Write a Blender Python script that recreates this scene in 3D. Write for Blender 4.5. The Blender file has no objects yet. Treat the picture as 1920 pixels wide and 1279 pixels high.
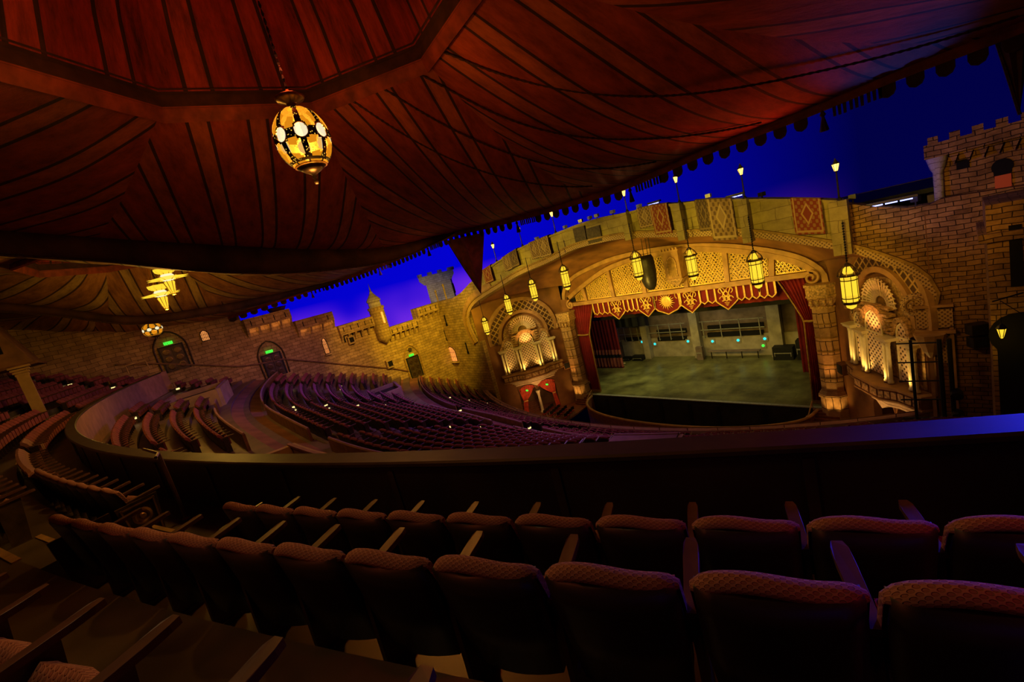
import bpy, math, random
from math import sin, cos, pi, radians, hypot, atan2, sqrt
from mathutils import Vector, Matrix
random.seed(7)
SC = bpy.context.scene
COL = SC.collection

# ------------------------------------------------------------------ camera
F, YAW, PIT, ROL = 820., radians(47.5), radians(-10.4), radians(-14.5)
EYE = Vector((21., -41., 19.3))
def cam_axes():
    cy, sy, cp, sp = cos(YAW), sin(YAW), cos(PIT), sin(PIT)
    f = Vector((-sy*cp, cy*cp, sp)); r = Vector((cy, sy, 0)); u = r.cross(f)
    c, s = cos(ROL), sin(ROL)
    return c*r+s*u, -s*r+c*u, f
CR, CU, CF = cam_axes()
def ray(x, y): return CR*((x-960)/F) + CU*(-(y-639.5)/F) + CF
def ay(x, y, Y): d = ray(x, y); return EYE + d*((Y-EYE.y)/d.y)     # survey point on a plane of the hall
def ax(x, y, X): d = ray(x, y); return EYE + d*((X-EYE.x)/d.x)
def in_view(P, m=60):
    d = Vector(P)-EYE; z = d.dot(CF)
    if z < .25: return False
    x = 960+F*d.dot(CR)/z; y = 639.5-F*d.dot(CU)/z
    return -m < x < 1920+m and -m < y < 1279+m
cd = bpy.data.cameras.new('camera'); cam = bpy.data.objects.new('camera', cd); COL.objects.link(cam)
cd.sensor_width = 36; cd.lens = F/1920*36; cd.clip_start = .05; cd.clip_end = 500
cam.matrix_world = Matrix(((CR.x, CU.x, -CF.x, EYE.x), (CR.y, CU.y, -CF.y, EYE.y), (CR.z, CU.z, -CF.z, EYE.z), (0, 0, 0, 1)))
SC.camera = cam
SC.view_settings.view_transform = 'Standard'; SC.view_settings.look = 'None'
SC.view_settings.exposure = 0.0; SC.view_settings.gamma = 1.0; SC.view_settings.use_curve_mapping = False
SC.cycles.use_denoising = True
SC.cycles.max_bounces = 4; SC.cycles.diffuse_bounces = 2; SC.cycles.glossy_bounces = 2; SC.cycles.transparent_max_bounces = 8
SC.cycles.sample_clamp_indirect = 2.0; SC.cycles.caustics_reflective = False; SC.cycles.caustics_refractive = False

# ------------------------------------------------------------------ sky (stands in for the blue-lit ceiling vault, its light painted in)
W = bpy.data.worlds.new('sky'); SC.world = W; W.use_nodes = True
def build_sky():
    nt = W.node_tree; N = nt.nodes; L = nt.links; N.clear()
    out = N.new('ShaderNodeOutputWorld'); bg = N.new('ShaderNodeBackground')
    tc = N.new('ShaderNodeTexCoord'); sp = N.new('ShaderNodeSeparateXYZ'); L.new(tc.outputs['Generated'], sp.inputs[0])
    def mth(op, a, b=None, clamp=False):
        m = N.new('ShaderNodeMath'); m.operation = op; m.use_clamp = clamp
        for i, v in enumerate((a, b)):
            if v is None: continue
            if isinstance(v, (int, float)): m.inputs[i].default_value = v
            else: L.new(v, m.inputs[i])
        return m.outputs[0]
    # brighter towards the left wall, darker to the right
    side = N.new('ShaderNodeMapRange'); L.new(sp.outputs['X'], side.inputs[0])
    side.inputs[1].default_value = -.12; side.inputs[2].default_value = -.75; side.inputs[3].default_value = 0; side.inputs[4].default_value = 1
    mix = N.new('ShaderNodeMix'); mix.data_type = 'RGBA'
    L.new(side.outputs[0], mix.inputs[0]); mix.inputs[6].default_value = (.0005, .0005, .055, 1); mix.inputs[7].default_value = (.001, .0005, .62, 1)
    # violet glow of hidden wall-top lights, painted into the sky colour
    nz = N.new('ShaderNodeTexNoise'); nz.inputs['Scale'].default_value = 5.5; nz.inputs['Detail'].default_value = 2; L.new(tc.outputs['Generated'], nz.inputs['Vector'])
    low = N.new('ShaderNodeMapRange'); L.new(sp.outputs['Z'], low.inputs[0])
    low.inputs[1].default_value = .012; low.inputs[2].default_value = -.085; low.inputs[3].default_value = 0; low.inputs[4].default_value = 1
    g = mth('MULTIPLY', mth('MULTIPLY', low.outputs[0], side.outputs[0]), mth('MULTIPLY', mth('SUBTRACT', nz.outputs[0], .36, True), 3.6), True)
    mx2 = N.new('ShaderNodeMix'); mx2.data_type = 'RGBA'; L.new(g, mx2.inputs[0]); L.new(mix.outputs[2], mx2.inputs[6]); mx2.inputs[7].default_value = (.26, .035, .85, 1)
    up = N.new('ShaderNodeMapRange'); L.new(sp.outputs['Z'], up.inputs[0])
    up.inputs[1].default_value = .1; up.inputs[2].default_value = .5; up.inputs[3].default_value = 1; up.inputs[4].default_value = .25
    mx3 = N.new('ShaderNodeMix'); mx3.data_type = 'RGBA'; mx3.blend_type = 'MULTIPLY'; mx3.inputs[0].default_value = 1
    L.new(mx2.outputs[2], mx3.inputs[6]); L.new(up.outputs[0], mx3.inputs[7])
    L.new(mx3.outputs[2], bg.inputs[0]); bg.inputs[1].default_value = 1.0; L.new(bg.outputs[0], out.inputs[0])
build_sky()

# ------------------------------------------------------------------ theatre lights, plus added fill lamps
def lamp(name, kind, loc, energy, color, size=.3, target=None, angle=60, blend=.6, size_y=None, spread=None):
    d = bpy.data.lights.new(name, kind); d.energy = energy; d.color = color
    if kind == 'AREA':
        d.size = size
        if size_y: d.shape = 'RECTANGLE'; d.size_y = size_y
        if spread: d.spread = radians(spread)
    else: d.shadow_soft_size = size
    if kind == 'SPOT': d.spot_size = radians(angle); d.spot_blend = blend
    o = bpy.data.objects.new(name, d); COL.objects.link(o); o.location = loc
    if target is not None: o.rotation_euler = (Vector(target)-Vector(loc)).to_track_quat('-Z', 'Y').to_euler()
    return o
AMB, YEL, ORA, RED, VIO, BLU, GRN = (1, .5, .06), (1, .62, .04), (1, .34, .05), (1, .07, .02), (.42, .16, 1), (.05, .07, 1), (1, .88, .34)
def house_lights():
    # stage work light
    lamp('stage_work_light', 'AREA', (-3, 6, 13.0), 760, GRN, 12, (-3, 6, 0), size_y=7)
    lamp('stage_work_light', 'SPOT', (-9, 5, 12.5), 1100, (.9, .95, .35), .4, (-8, 4, .9), 60)
    # footlights and floods on the proscenium
    for x in (-8, 0, 8): lamp('proscenium_flood', 'SPOT', (x*1.0, -8.0, 12.0), 1500, (1, .66, .08), .5, (x*.9, 0, 14.2), 110)
    for x in (-16, -8, 0, 8): lamp('curtain_flood', 'SPOT', (x*.8, -8.6, 15.0), 800, (1, .72, .3), .4, (x*.9, 0, 9.5), 60)
    # front light on the bridge
    for x, e, c in ((-14, 5200, (1, .72, .06)), (-5, 5200, (1, .72, .06)), (5, 4300, (1, .72, .06)), (13, 3400, (1, .68, .06)), (19, 1500, AMB)):
        lamp('bridge_flood', 'SPOT', (x, -23.5, 19.8), e, c, .6, (x, -9, 17.0), 52)
    # gold wash on the castle wall, violet nearer the canopy
    lamp('wall_flood', 'SPOT', (-12, -16, 20.0), 9500, (1, .66, .03), .6, (-26, -11.5, 13), 62)
    lamp('wall_flood', 'SPOT', (-14, -22, 20.0), 4200, (1, .55, .05), .6, (-26, -17, 13), 66)
    lamp('wall_flood', 'SPOT', (-15, -27, 19.6), 900, (1, .33, .16), .6, (-26, -26, 15), 80)
    lamp('wall_flood', 'SPOT', (-17, -33, 19.6), 260, (1, .35, .12), .6, (-26, -38, 18), 90)
    # added violet and blue wash on the bowl, unseen lamps without fixtures
    lamp('bowl_wash', 'AREA', (-10, -22, 20.4), 500, VIO, 5, (-14, -28, 11), spread=120)
    lamp('bowl_wash', 'AREA', (2, -20, 20.4), 400, (.6, .22, .8), 5, (0, -26, 9), spread=120)
    lamp('bowl_wash', 'SPOT', (-14, -18, 20.2), 3000, BLU, .5, (-15, -29, 12), 42)
    lamp('bowl_wash', 'SPOT', (4, -22, 20.2), 520, ORA, .5, (-8, -36, 15), 70)
    lamp('seat_red_fill', 'SPOT', (17.0, -44.5, 21.3), 55, (1, .16, .04), .3, (18.2, -42.0, 18.3), 75)  # unseen spot added to redden the seats at lower left
    lamp('rail_blue', 'SPOT', (23, -24, 20.6), 4500, (.02, .03, 1), .3, (23, -37.6, 17.6), 26)
    lamp('seat_red_fill', 'SPOT', (25.5, -38.0, 21.0), 130, (1, .04, .12), .3, (22.4, -38.9, 17.6), 42)  # unseen magenta spot added for the seats at the right end
    lamp('canopy_blue', 'SPOT', (20, -20, 17.5), 500, (.05, .12, 1), .3, (19.8, -24.5, 21.5), 30)
    lamp('canopy_red', 'SPOT', (16, -22, 18.5), 300, RED, .4, (17, -30, 23), 85)
    lamp('canopy_edge_fill', 'SPOT', (6, -13, 17.8), 520, (1, .38, .16), .4, (9, -24, 21.6), 85)  # warm spot added to brighten the canopy edge, no fixture there
    # right hand brick wall and tower
    lamp('wall_flood', 'SPOT', (16, -22, 17.0), 700, (1, .5, .04), .5, (20.5, -9, 13), 50)
house_lights()

# ------------------------------------------------------------------ materials
MATS = {}
def new_mat(name):
    m = bpy.data.materials.new(name); m.use_nodes = True; nt = m.node_tree
    return m, nt, nt.nodes, nt.links, nt.nodes['Principled BSDF']
def plain(name, c, rough=.6, metal=0., var=.25, scale=6., bump=0., spec=.3):
    if name in MATS: return MATS[name]
    m, nt, N, L, b = new_mat(name)
    nz = N.new('ShaderNodeTexNoise'); nz.inputs['Scale'].default_value = scale; nz.inputs['Detail'].default_value = 4
    tc = N.new('ShaderNodeTexCoord'); L.new(tc.outputs['Object'], nz.inputs['Vector'])
    cr = N.new('ShaderNodeValToRGB'); L.new(nz.outputs[0], cr.inputs[0])
    cr.color_ramp.elements[0].position = .3; cr.color_ramp.elements[1].position = .7
    cr.color_ramp.elements[0].color = tuple(max(0, v*(1-var)) for v in c)+(1,)
    cr.color_ramp.elements[1].color = tuple(min(1, v*(1+var)) for v in c)+(1,)
    L.new(cr.outputs[0], b.inputs['Base Color'])
    b.inputs['Roughness'].default_value = rough; b.inputs['Metallic'].default_value = metal; b.inputs['Specular IOR Level'].default_value = spec
    if bump:
        bp = N.new('ShaderNodeBump'); bp.inputs['Strength'].default_value = bump; L.new(nz.outputs[0], bp.inputs['Height']); L.new(bp.outputs[0], b.inputs['Normal'])
    MATS[name] = m; return m
def emis(name, c, s, base=None):
    m, nt, N, L, b = new_mat(name)
    b.inputs['Base Color'].default_value = (base or c)+(1,); b.inputs['Emission Color'].default_value = c+(1,); b.inputs['Emission Strength'].default_value = s
    MATS[name] = m; return m
def glow_glass(name, c, s, clear=.5):
    m, nt, N, L, b = new_mat(name)
    tr = N.new('ShaderNodeBsdfTransparent'); tr.inputs[0].default_value = (1, .8, .45, 1)
    em = N.new('ShaderNodeEmission'); em.inputs[0].default_value = c+(1,); em.inputs[1].default_value = s
    mx = N.new('ShaderNodeMixShader'); mx.inputs[0].default_value = 1-clear
    L.new(tr.outputs[0], mx.inputs[1]); L.new(em.outputs[0], mx.inputs[2])
    L.new(mx.outputs[0], N['Material Output'].inputs[0]); MATS[name] = m; return m
def stone(name, c1, c2, mortar, bw=.95, bh=.42, bump=.6, dirt=.45, ms=.018):
    m, nt, N, L, b = new_mat(name)
    uv = N.new('ShaderNodeUVMap'); wn = N.new('ShaderNodeTexNoise'); wn.inputs['Scale'].default_value = .7; L.new(uv.outputs[0], wn.inputs['Vector'])
    wm = N.new('ShaderNodeMix'); wm.data_type = 'RGBA'; wm.blend_type = 'LINEAR_LIGHT'; wm.inputs[0].default_value = .14
    L.new(uv.outputs[0], wm.inputs[6]); L.new(wn.outputs[1], wm.inputs[7])
    br = N.new('ShaderNodeTexBrick'); br.inputs['Scale'].default_value = 1; br.inputs['Brick Width'].default_value = bw; br.inputs['Row Height'].default_value = bh
    br.inputs['Mortar Size'].default_value = ms; br.inputs['Mortar Smooth'].default_value = .4
    br.inputs['Color1'].default_value = c1+(1,); br.inputs['Color2'].default_value = c2+(1,); br.inputs['Mortar'].default_value = mortar+(1,)
    L.new(wm.outputs[2], br.inputs['Vector'])
    nz = N.new('ShaderNodeTexNoise'); nz.inputs['Scale'].default_value = 1.1; nz.inputs['Detail'].default_value = 7; nz.inputs['Roughness'].default_value = .7; L.new(uv.outputs[0], nz.inputs['Vector'])
    mr = N.new('ShaderNodeMapRange'); L.new(nz.outputs[0], mr.inputs[0]); mr.inputs[1].default_value = .3; mr.inputs[2].default_value = .65; mr.inputs[3].default_value = 1-dirt; mr.inputs[4].default_value = 1.12
    mx = N.new('ShaderNodeMix'); mx.data_type = 'RGBA'; mx.blend_type = 'MULTIPLY'; mx.inputs[0].default_value = 1
    L.new(br.outputs[0], mx.inputs[6]); L.new(mr.outputs[0], mx.inputs[7]); L.new(mx.outputs[2], b.inputs['Base Color'])
    b.inputs['Roughness'].default_value = .85; b.inputs['Specular IOR Level'].default_value = .15
    bp = N.new('ShaderNodeBump'); bp.inputs['Strength'].default_value = bump; bp.inputs['Distance'].default_value = .06
    ad = N.new('ShaderNodeMath'); ad.operation = 'ADD'; L.new(mr.outputs[0], ad.inputs[0]); iv = N.new('ShaderNodeMath'); iv.operation = 'SUBTRACT'; iv.inputs[0].default_value = 1; L.new(br.outputs[1], iv.inputs[1]); L.new(iv.outputs[0], ad.inputs[1])
    L.new(ad.outputs[0], bp.inputs['Height']); L.new(bp.outputs[0], b.inputs['Normal'])
    MATS[name] = m; return m
def uvmath(N, L, uv, axis, k, off=0.):
    s = N.new('ShaderNodeSeparateXYZ'); L.new(uv, s.inputs[0])
    m = N.new('ShaderNodeMath'); m.operation = 'MULTIPLY_ADD'; L.new(s.outputs[axis], m.inputs[0]); m.inputs[1].default_value = k; m.inputs[2].default_value = off
    return m.outputs[0]
def fabric_stripe(name, base, dark, pitch=1.45, var=.5, line=.075, band=.0):
    """tent cloth: pairs of dark woven lines, the cloth worn and smoky in patches"""
    m, nt, N, L, b = new_mat(name)
    uv = N.new('ShaderNodeUVMap')
    def M(op, *a):
        n = N.new('ShaderNodeMath'); n.operation = op
        for i, v in enumerate(a):
            if isinstance(v, (int, float)): n.inputs[i].default_value = v
            else: L.new(v, n.inputs[i])
        return n.outputs[0]
    u = uvmath(N, L, uv.outputs[0], 0, 1/pitch)
    fr = M('ABSOLUTE', M('SUBTRACT', M('FRACT', u), .5))
    ln = M('LESS_THAN', M('ABSOLUTE', M('SUBTRACT', fr, .17)), line*.5/1.3)
    inner = M('LESS_THAN', fr, .17)
    nz = N.new('ShaderNodeTexNoise'); nz.inputs['Scale'].default_value = 1.2; nz.inputs['Detail'].default_value = 8; nz.inputs['Roughness'].default_value = .72
    mp = N.new('ShaderNodeMapping'); mp.inputs['Scale'].default_value = (2.2, .7, 1); L.new(uv.outputs[0], mp.inputs[0]); L.new(mp.outputs[0], nz.inputs['Vector'])
    mr = N.new('ShaderNodeMapRange'); L.new(nz.outputs[0], mr.inputs[0]); mr.inputs[1].default_value = .32; mr.inputs[2].default_value = .68; mr.inputs[3].default_value = 1-var; mr.inputs[4].default_value = 1+var
    c0 = N.new('ShaderNodeMix'); c0.data_type = 'RGBA'; L.new(inner, c0.inputs[0]); c0.inputs[6].default_value = base+(1,); c0.inputs[7].default_value = tuple(v*f for v, f in zip(base, (1.15, 1.7, 1.8)))+(1,)
    c1 = N.new('ShaderNodeMix'); c1.data_type = 'RGBA'; L.new(ln, c1.inputs[0]); L.new(c0.outputs[2], c1.inputs[6]); c1.inputs[7].default_value = dark+(1,)
    c2 = N.new('ShaderNodeMix'); c2.data_type = 'RGBA'; c2.blend_type = 'MULTIPLY'; c2.inputs[0].default_value = 1; L.new(c1.outputs[2], c2.inputs[6]); L.new(mr.outputs[0], c2.inputs[7])
    L.new(c2.outputs[2], b.inputs['Base Color']); b.inputs['Roughness'].default_value = .75; b.inputs['Specular IOR Level'].default_value = .25
    bp = N.new('ShaderNodeBump'); bp.inputs['Strength'].default_value = .35; bp.inputs['Distance'].default_value = .12; L.new(nz.outputs[0], bp.inputs['Height']); L.new(bp.outputs[0], b.inputs['Normal'])
    MATS[name] = m; return m
def dotted(name, c, hole, k, r=.3, diag=True, rough=.6, k2=None, square=False):
    """pierced screen: a grid of dark piercings"""
    m, nt, N, L, b = new_mat(name)
    uv = N.new('ShaderNodeUVMap'); mp = N.new('ShaderNodeMapping'); mp.inputs['Scale'].default_value = (k, k2 or k, 1); mp.inputs['Rotation'].default_value = (0, 0, radians(45 if diag else 0)); L.new(uv.outputs[0], mp.inputs[0])
    fr = N.new('ShaderNodeVectorMath'); fr.operation = 'FRACTION'; L.new(mp.outputs[0], fr.inputs[0])
    sb = N.new('ShaderNodeVectorMath'); sb.operation = 'DISTANCE'; L.new(fr.outputs[0], sb.inputs[0]); sb.inputs[1].default_value = (.5, .5, 0)
    # flatten z
    sp = N.new('ShaderNodeSeparateXYZ'); L.new(fr.outputs[0], sp.inputs[0]); cb = N.new('ShaderNodeCombineXYZ'); L.new(sp.outputs[0], cb.inputs[0]); L.new(sp.outputs[1], cb.inputs[1]); L.new(cb.outputs[0], sb.inputs[0]); dist = sb.outputs['Value']
    if square:
        def M(op, *a):
            n = N.new('ShaderNodeMath'); n.operation = op
            for i, v in enumerate(a):
                if isinstance(v, (int, float)): n.inputs[i].default_value = v
                else: L.new(v, n.inputs[i])
            return n.outputs[0]
        dist = M('MAXIMUM', M('ABSOLUTE', M('SUBTRACT', sp.outputs[0], .5)), M('ABSOLUTE', M('SUBTRACT', sp.outputs[1], .5)))
    mr = N.new('ShaderNodeMapRange'); L.new(dist, mr.inputs[0]); mr.inputs[1].default_value = r-.05; mr.inputs[2].default_value = r+.05
    mx = N.new('ShaderNodeMix'); mx.data_type = 'RGBA'; L.new(mr.outputs[0], mx.inputs[0]); mx.inputs[6].default_value = hole+(1,); mx.inputs[7].default_value = c+(1,)
    L.new(mx.outputs[2], b.inputs['Base Color']); b.inputs['Roughness'].default_value = rough
    bp = N.new('ShaderNodeBump'); bp.inputs['Strength'].default_value = .8; bp.inputs['Distance'].default_value = .05; L.new(mr.outputs[0], bp.inputs['Height']); L.new(bp.outputs[0], b.inputs['Normal'])
    MATS[name] = m; return m
def rug(name, c, c2, c3):
    """woven rug: borders and a repeating medallion"""
    m, nt, N, L, b = new_mat(name)
    tc = N.new('ShaderNodeUVMap'); tc.uv_map = 'Rug'
    def M(op, *a):
        n = N.new('ShaderNodeMath'); n.operation = op
        for i, v in enumerate(a):
            if isinstance(v, (int, float)): n.inputs[i].default_value = v
            else: L.new(v, n.inputs[i])
        return n.outputs[0]
    s = N.new('ShaderNodeSeparateXYZ'); L.new(tc.outputs[0], s.inputs[0])
    ex = M('ABSOLUTE', M('SUBTRACT', s.outputs[0], .5)); eyy = M('ABSOLUTE', M('SUBTRACT', s.outputs[1], .5))
    ed = M('MAXIMUM', ex, eyy); bor = M('GREATER_THAN', ed, .38); bor2 = M('LESS_THAN', M('ABSOLUTE', M('SUBTRACT', ed, .43)), .025)
    wave = M('GREATER_THAN', M('MULTIPLY', M('SINE', M('MULTIPLY', s.outputs[0], 30.)), M('SINE', M('MULTIPLY', s.outputs[1], 34.))), .15)
    med = M('LESS_THAN', M('ADD', M('MULTIPLY', ex, 1.3), eyy), .3)
    med2 = M('LESS_THAN', M('ABSOLUTE', M('SUBTRACT', M('ADD', M('MULTIPLY', ex, 1.3), eyy), .24)), .04)
    a = N.new('ShaderNodeMix'); a.data_type = 'RGBA'; L.new(wave, a.inputs[0]); a.inputs[6].default_value = c+(1,); a.inputs[7].default_value = c2+(1,)
    e = N.new('ShaderNodeMix'); e.data_type = 'RGBA'; L.new(med, e.inputs[0]); L.new(a.outputs[2], e.inputs[6]); e.inputs[7].default_value = c+(1,)
    d = N.new('ShaderNodeMix'); d.data_type = 'RGBA'; L.new(M('MAXIMUM', bor2, med2), d.inputs[0]); L.new(e.outputs[2], d.inputs[6]); d.inputs[7].default_value = c3+(1,)
    L.new(d.outputs[2], b.inputs['Base Color']); b.inputs['Roughness'].default_value = .9; MATS[name] = m; return m

stone('wall_stone', (.50, .33, .13), (.36, .23, .09), (.13, .08, .03), bw=.75, bh=.32)
stone('bridge_stone', (.42, .32, .12), (.34, .26, .10), (.20, .14, .06), bw=1.6, bh=.7, bump=.35, dirt=.35)
stone('brick_stone', (.42, .23, .075), (.27, .14, .045), (.05, .03, .012), bw=.58, bh=.24, bump=1., dirt=.6)
stone('tower_stone', (.50, .44, .40), (.42, .37, .34), (.24, .2, .18), bw=.7, bh=.3)
stone('column_stone', (.60, .36, .17), (.5, .29, .13), (.08, .04, .02), bw=3, bh=1.15, bump=.5, ms=.035)
plain('plaster_brown', (.23, .10, .030), .7, var=.4, scale=.6, bump=.3)
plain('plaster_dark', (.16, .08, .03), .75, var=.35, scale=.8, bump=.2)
plain('arch_band', (.40, .22, .08), .6, var=.25, scale=1.5, bump=.3)
plain('carved', (.48, .29, .12), .55, var=.6, scale=7, bump=1.)
plain('gold', (.80, .52, .12), .4, .2, .2, 5)
plain('gold_dark', (.30, .17, .035), .5, .1, .35, 4, .4)
plain('cream', (.78, .60, .36), .5, 0, .12, 4)
plain('column_cream', (.80, .68, .42), .4, 0, .1, 3)
plain('bronze', (.09, .055, .03), .35, .7, .4, 9)
plain('black', (.008, .008, .008), .6)
plain('dark_metal', (.03, .025, .02), .4, .5)
plain('dark_void', (.004, .003, .003), .9)
plain('grey_metal', (.35, .34, .3), .45, .4)
plain('velvet_red', (.16, .006, .009), .75, 0, .3, 1.2)
plain('velvet_maroon', (.17, .012, .010), .85, 0, .3, 1.2)
plain('velvet_pink', (.35, .10, .07), .8, 0, .3, 1.2)
plain('drape_orange', (.55, .07, .03), .7, 0, .3, 3)
plain('stair_wood', (.20, .07, .035), .55, 0, .3, 3)
plain('rail_wood', (.040, .026, .014), .5, 0, .35, 3, .05, .4)
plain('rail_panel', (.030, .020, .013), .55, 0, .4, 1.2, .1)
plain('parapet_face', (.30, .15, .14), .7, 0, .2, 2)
plain('parapet_wood', (.16, .07, .03), .5, 0, .4, 3, .1)
plain('box_cream', (.42, .27, .15), .65, 0, .2, 1.5)
plain('gallery_floor', (.070, .060, .026), .38, 0, .6, 1.2, .1, .6)
plain('bowl_floor', (.13, .08, .07), .5, 0, .35, 1.0, .1, .5)
plain('aisle_carpet', (.20, .08, .05), .8, 0, .3, 1.)
plain('seat_shell', (.022, .014, .009), .38, 0, .4, 3, 0, .5)
plain('seat_metal', (.10, .075, .035), .35, .5, .4, 6)
plain('arm_wood', (.085, .042, .024), .45, 0, .35, 8, .05, .6)
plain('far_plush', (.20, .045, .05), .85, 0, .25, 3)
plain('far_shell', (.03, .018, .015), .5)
plain('brass', (.75, .55, .2), .3, .7, .2, 5)
plain('brass_dim', (.34, .22, .07), .35, .5, .3, 6)
plain('wood_booth', (.20, .10, .04), .6, 0, .35, 1.5, .2)
plain('pillar', (.42, .27, .10), .6, 0, .2, 2)
plain('rope', (.05, .022, .012), .8, 0, .6, 14, .6)
plain('fringe', (.04, .015, .012), .85, 0, .4, 3)
plain('fabric_trim', (.16, .028, .012), .7, 0, .5, 2.5, .3)
plain('fabric_dark', (.06, .022, .012), .8, 0, .5, 1.2, .3)
plain('concrete', (.30, .26, .20), .8, 0, .3, .9, .2)
plain('concrete_dark', (.17, .12, .10), .8, 0, .35, .9, .2)
plain('speaker_grey', (.12, .10, .08), .6)
plain('pit_dark', (.022, .018, .012), .7, 0, .5, 1)
plain('gate_dark', (.06, .038, .024), .5, .2, .4, 5)
fabric_stripe('tent_red', (.30, .050, .016), (.045, .018, .010))
fabric_stripe('tent_gold', (.30, .13, .04), (.06, .03, .014))
fabric_stripe('tent_crown', (.15, .012, .006), (.02, .007, .005), pitch=1.3, var=.85)
dotted('screen', (.80, .58, .36), (.06, .025, .01), 3.8, .27)
dotted('screen_gold', (.62, .40, .12), (.05, .02, .008), 3.2, .36)
dotted('diamond', (.55, .34, .10), (.08, .035, .012), 2.0, .38, square=True)
dotted('frieze', (.50, .31, .13), (.16, .08, .03), 6.5, .28)
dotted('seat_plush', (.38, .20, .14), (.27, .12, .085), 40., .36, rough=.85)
rug('rug_red', (.22, .035, .012), (.30, .14, .04), (.45, .26, .08))
rug('rug_tan', (.28, .17, .07), (.13, .07, .03), (.42, .28, .12))
rug('rug_dark', (.08, .045, .025), (.16, .10, .05), (.22, .14, .06))
glow_glass('lantern_glass', (1., .66, .035), 1.35, .35)
glow_glass('amber_glass', (1., .36, .012), .9, .45)
glow_glass('pale_glass', (.95, .92, .60), 1.15, .3)
emis('exit_green', (.05, 1., .06), 1.2)
emis('lamp_bulb', (1., .62, .12), 3.0)
emis('lit_window', (1., .40, .10), .6)
emis('aisle_glow', (1., .78, .30), 1.3)
emis('cyan_lamp', (.02, .75, .80), 1.3)
emis('blue_tube', (.30, .35, 1.), 3.0)
emis('red_room', (.30, .03, .01), .25)
def stage_mat():
    m, nt, N, L, b = new_mat('stage_floor')
    tc = N.new('ShaderNodeTexCoord')
    n1 = N.new('ShaderNodeTexNoise'); n1.inputs['Scale'].default_value = .35; n1.inputs['Detail'].default_value = 6; n1.inputs['Roughness'].default_value = .65; L.new(tc.outputs['Object'], n1.inputs['Vector'])
    cr = N.new('ShaderNodeValToRGB'); L.new(n1.outputs[0], cr.inputs[0]); E_ = cr.color_ramp.elements
    E_[0].position = .35; E_[0].color = (.050, .046, .018, 1); E_[1].position = .68; E_[1].color = (.25, .245, .085, 1)
    br = N.new('ShaderNodeTexBrick'); br.inputs['Scale'].default_value = 1; br.inputs['Brick Width'].default_value = 2.4; br.inputs['Row Height'].default_value = 1.2; br.inputs['Mortar Size'].default_value = .012
    br.inputs['Color1'].default_value = (1, 1, 1, 1); br.inputs['Color2'].default_value = (.8, .8, .8, 1); br.inputs['Mortar'].default_value = (.4, .4, .4, 1); L.new(tc.outputs['Object'], br.inputs['Vector'])
    mx = N.new('ShaderNodeMix'); mx.data_type = 'RGBA'; mx.blend_type = 'MULTIPLY'; mx.inputs[0].default_value = 1; L.new(cr.outputs[0], mx.inputs[6]); L.new(br.outputs[0], mx.inputs[7]); L.new(mx.outputs[2], b.inputs['Base Color'])
    b.inputs['Roughness'].default_value = .32; b.inputs['Specular IOR Level'].default_value = .5; MATS['stage_floor'] = m
stage_mat()

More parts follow.
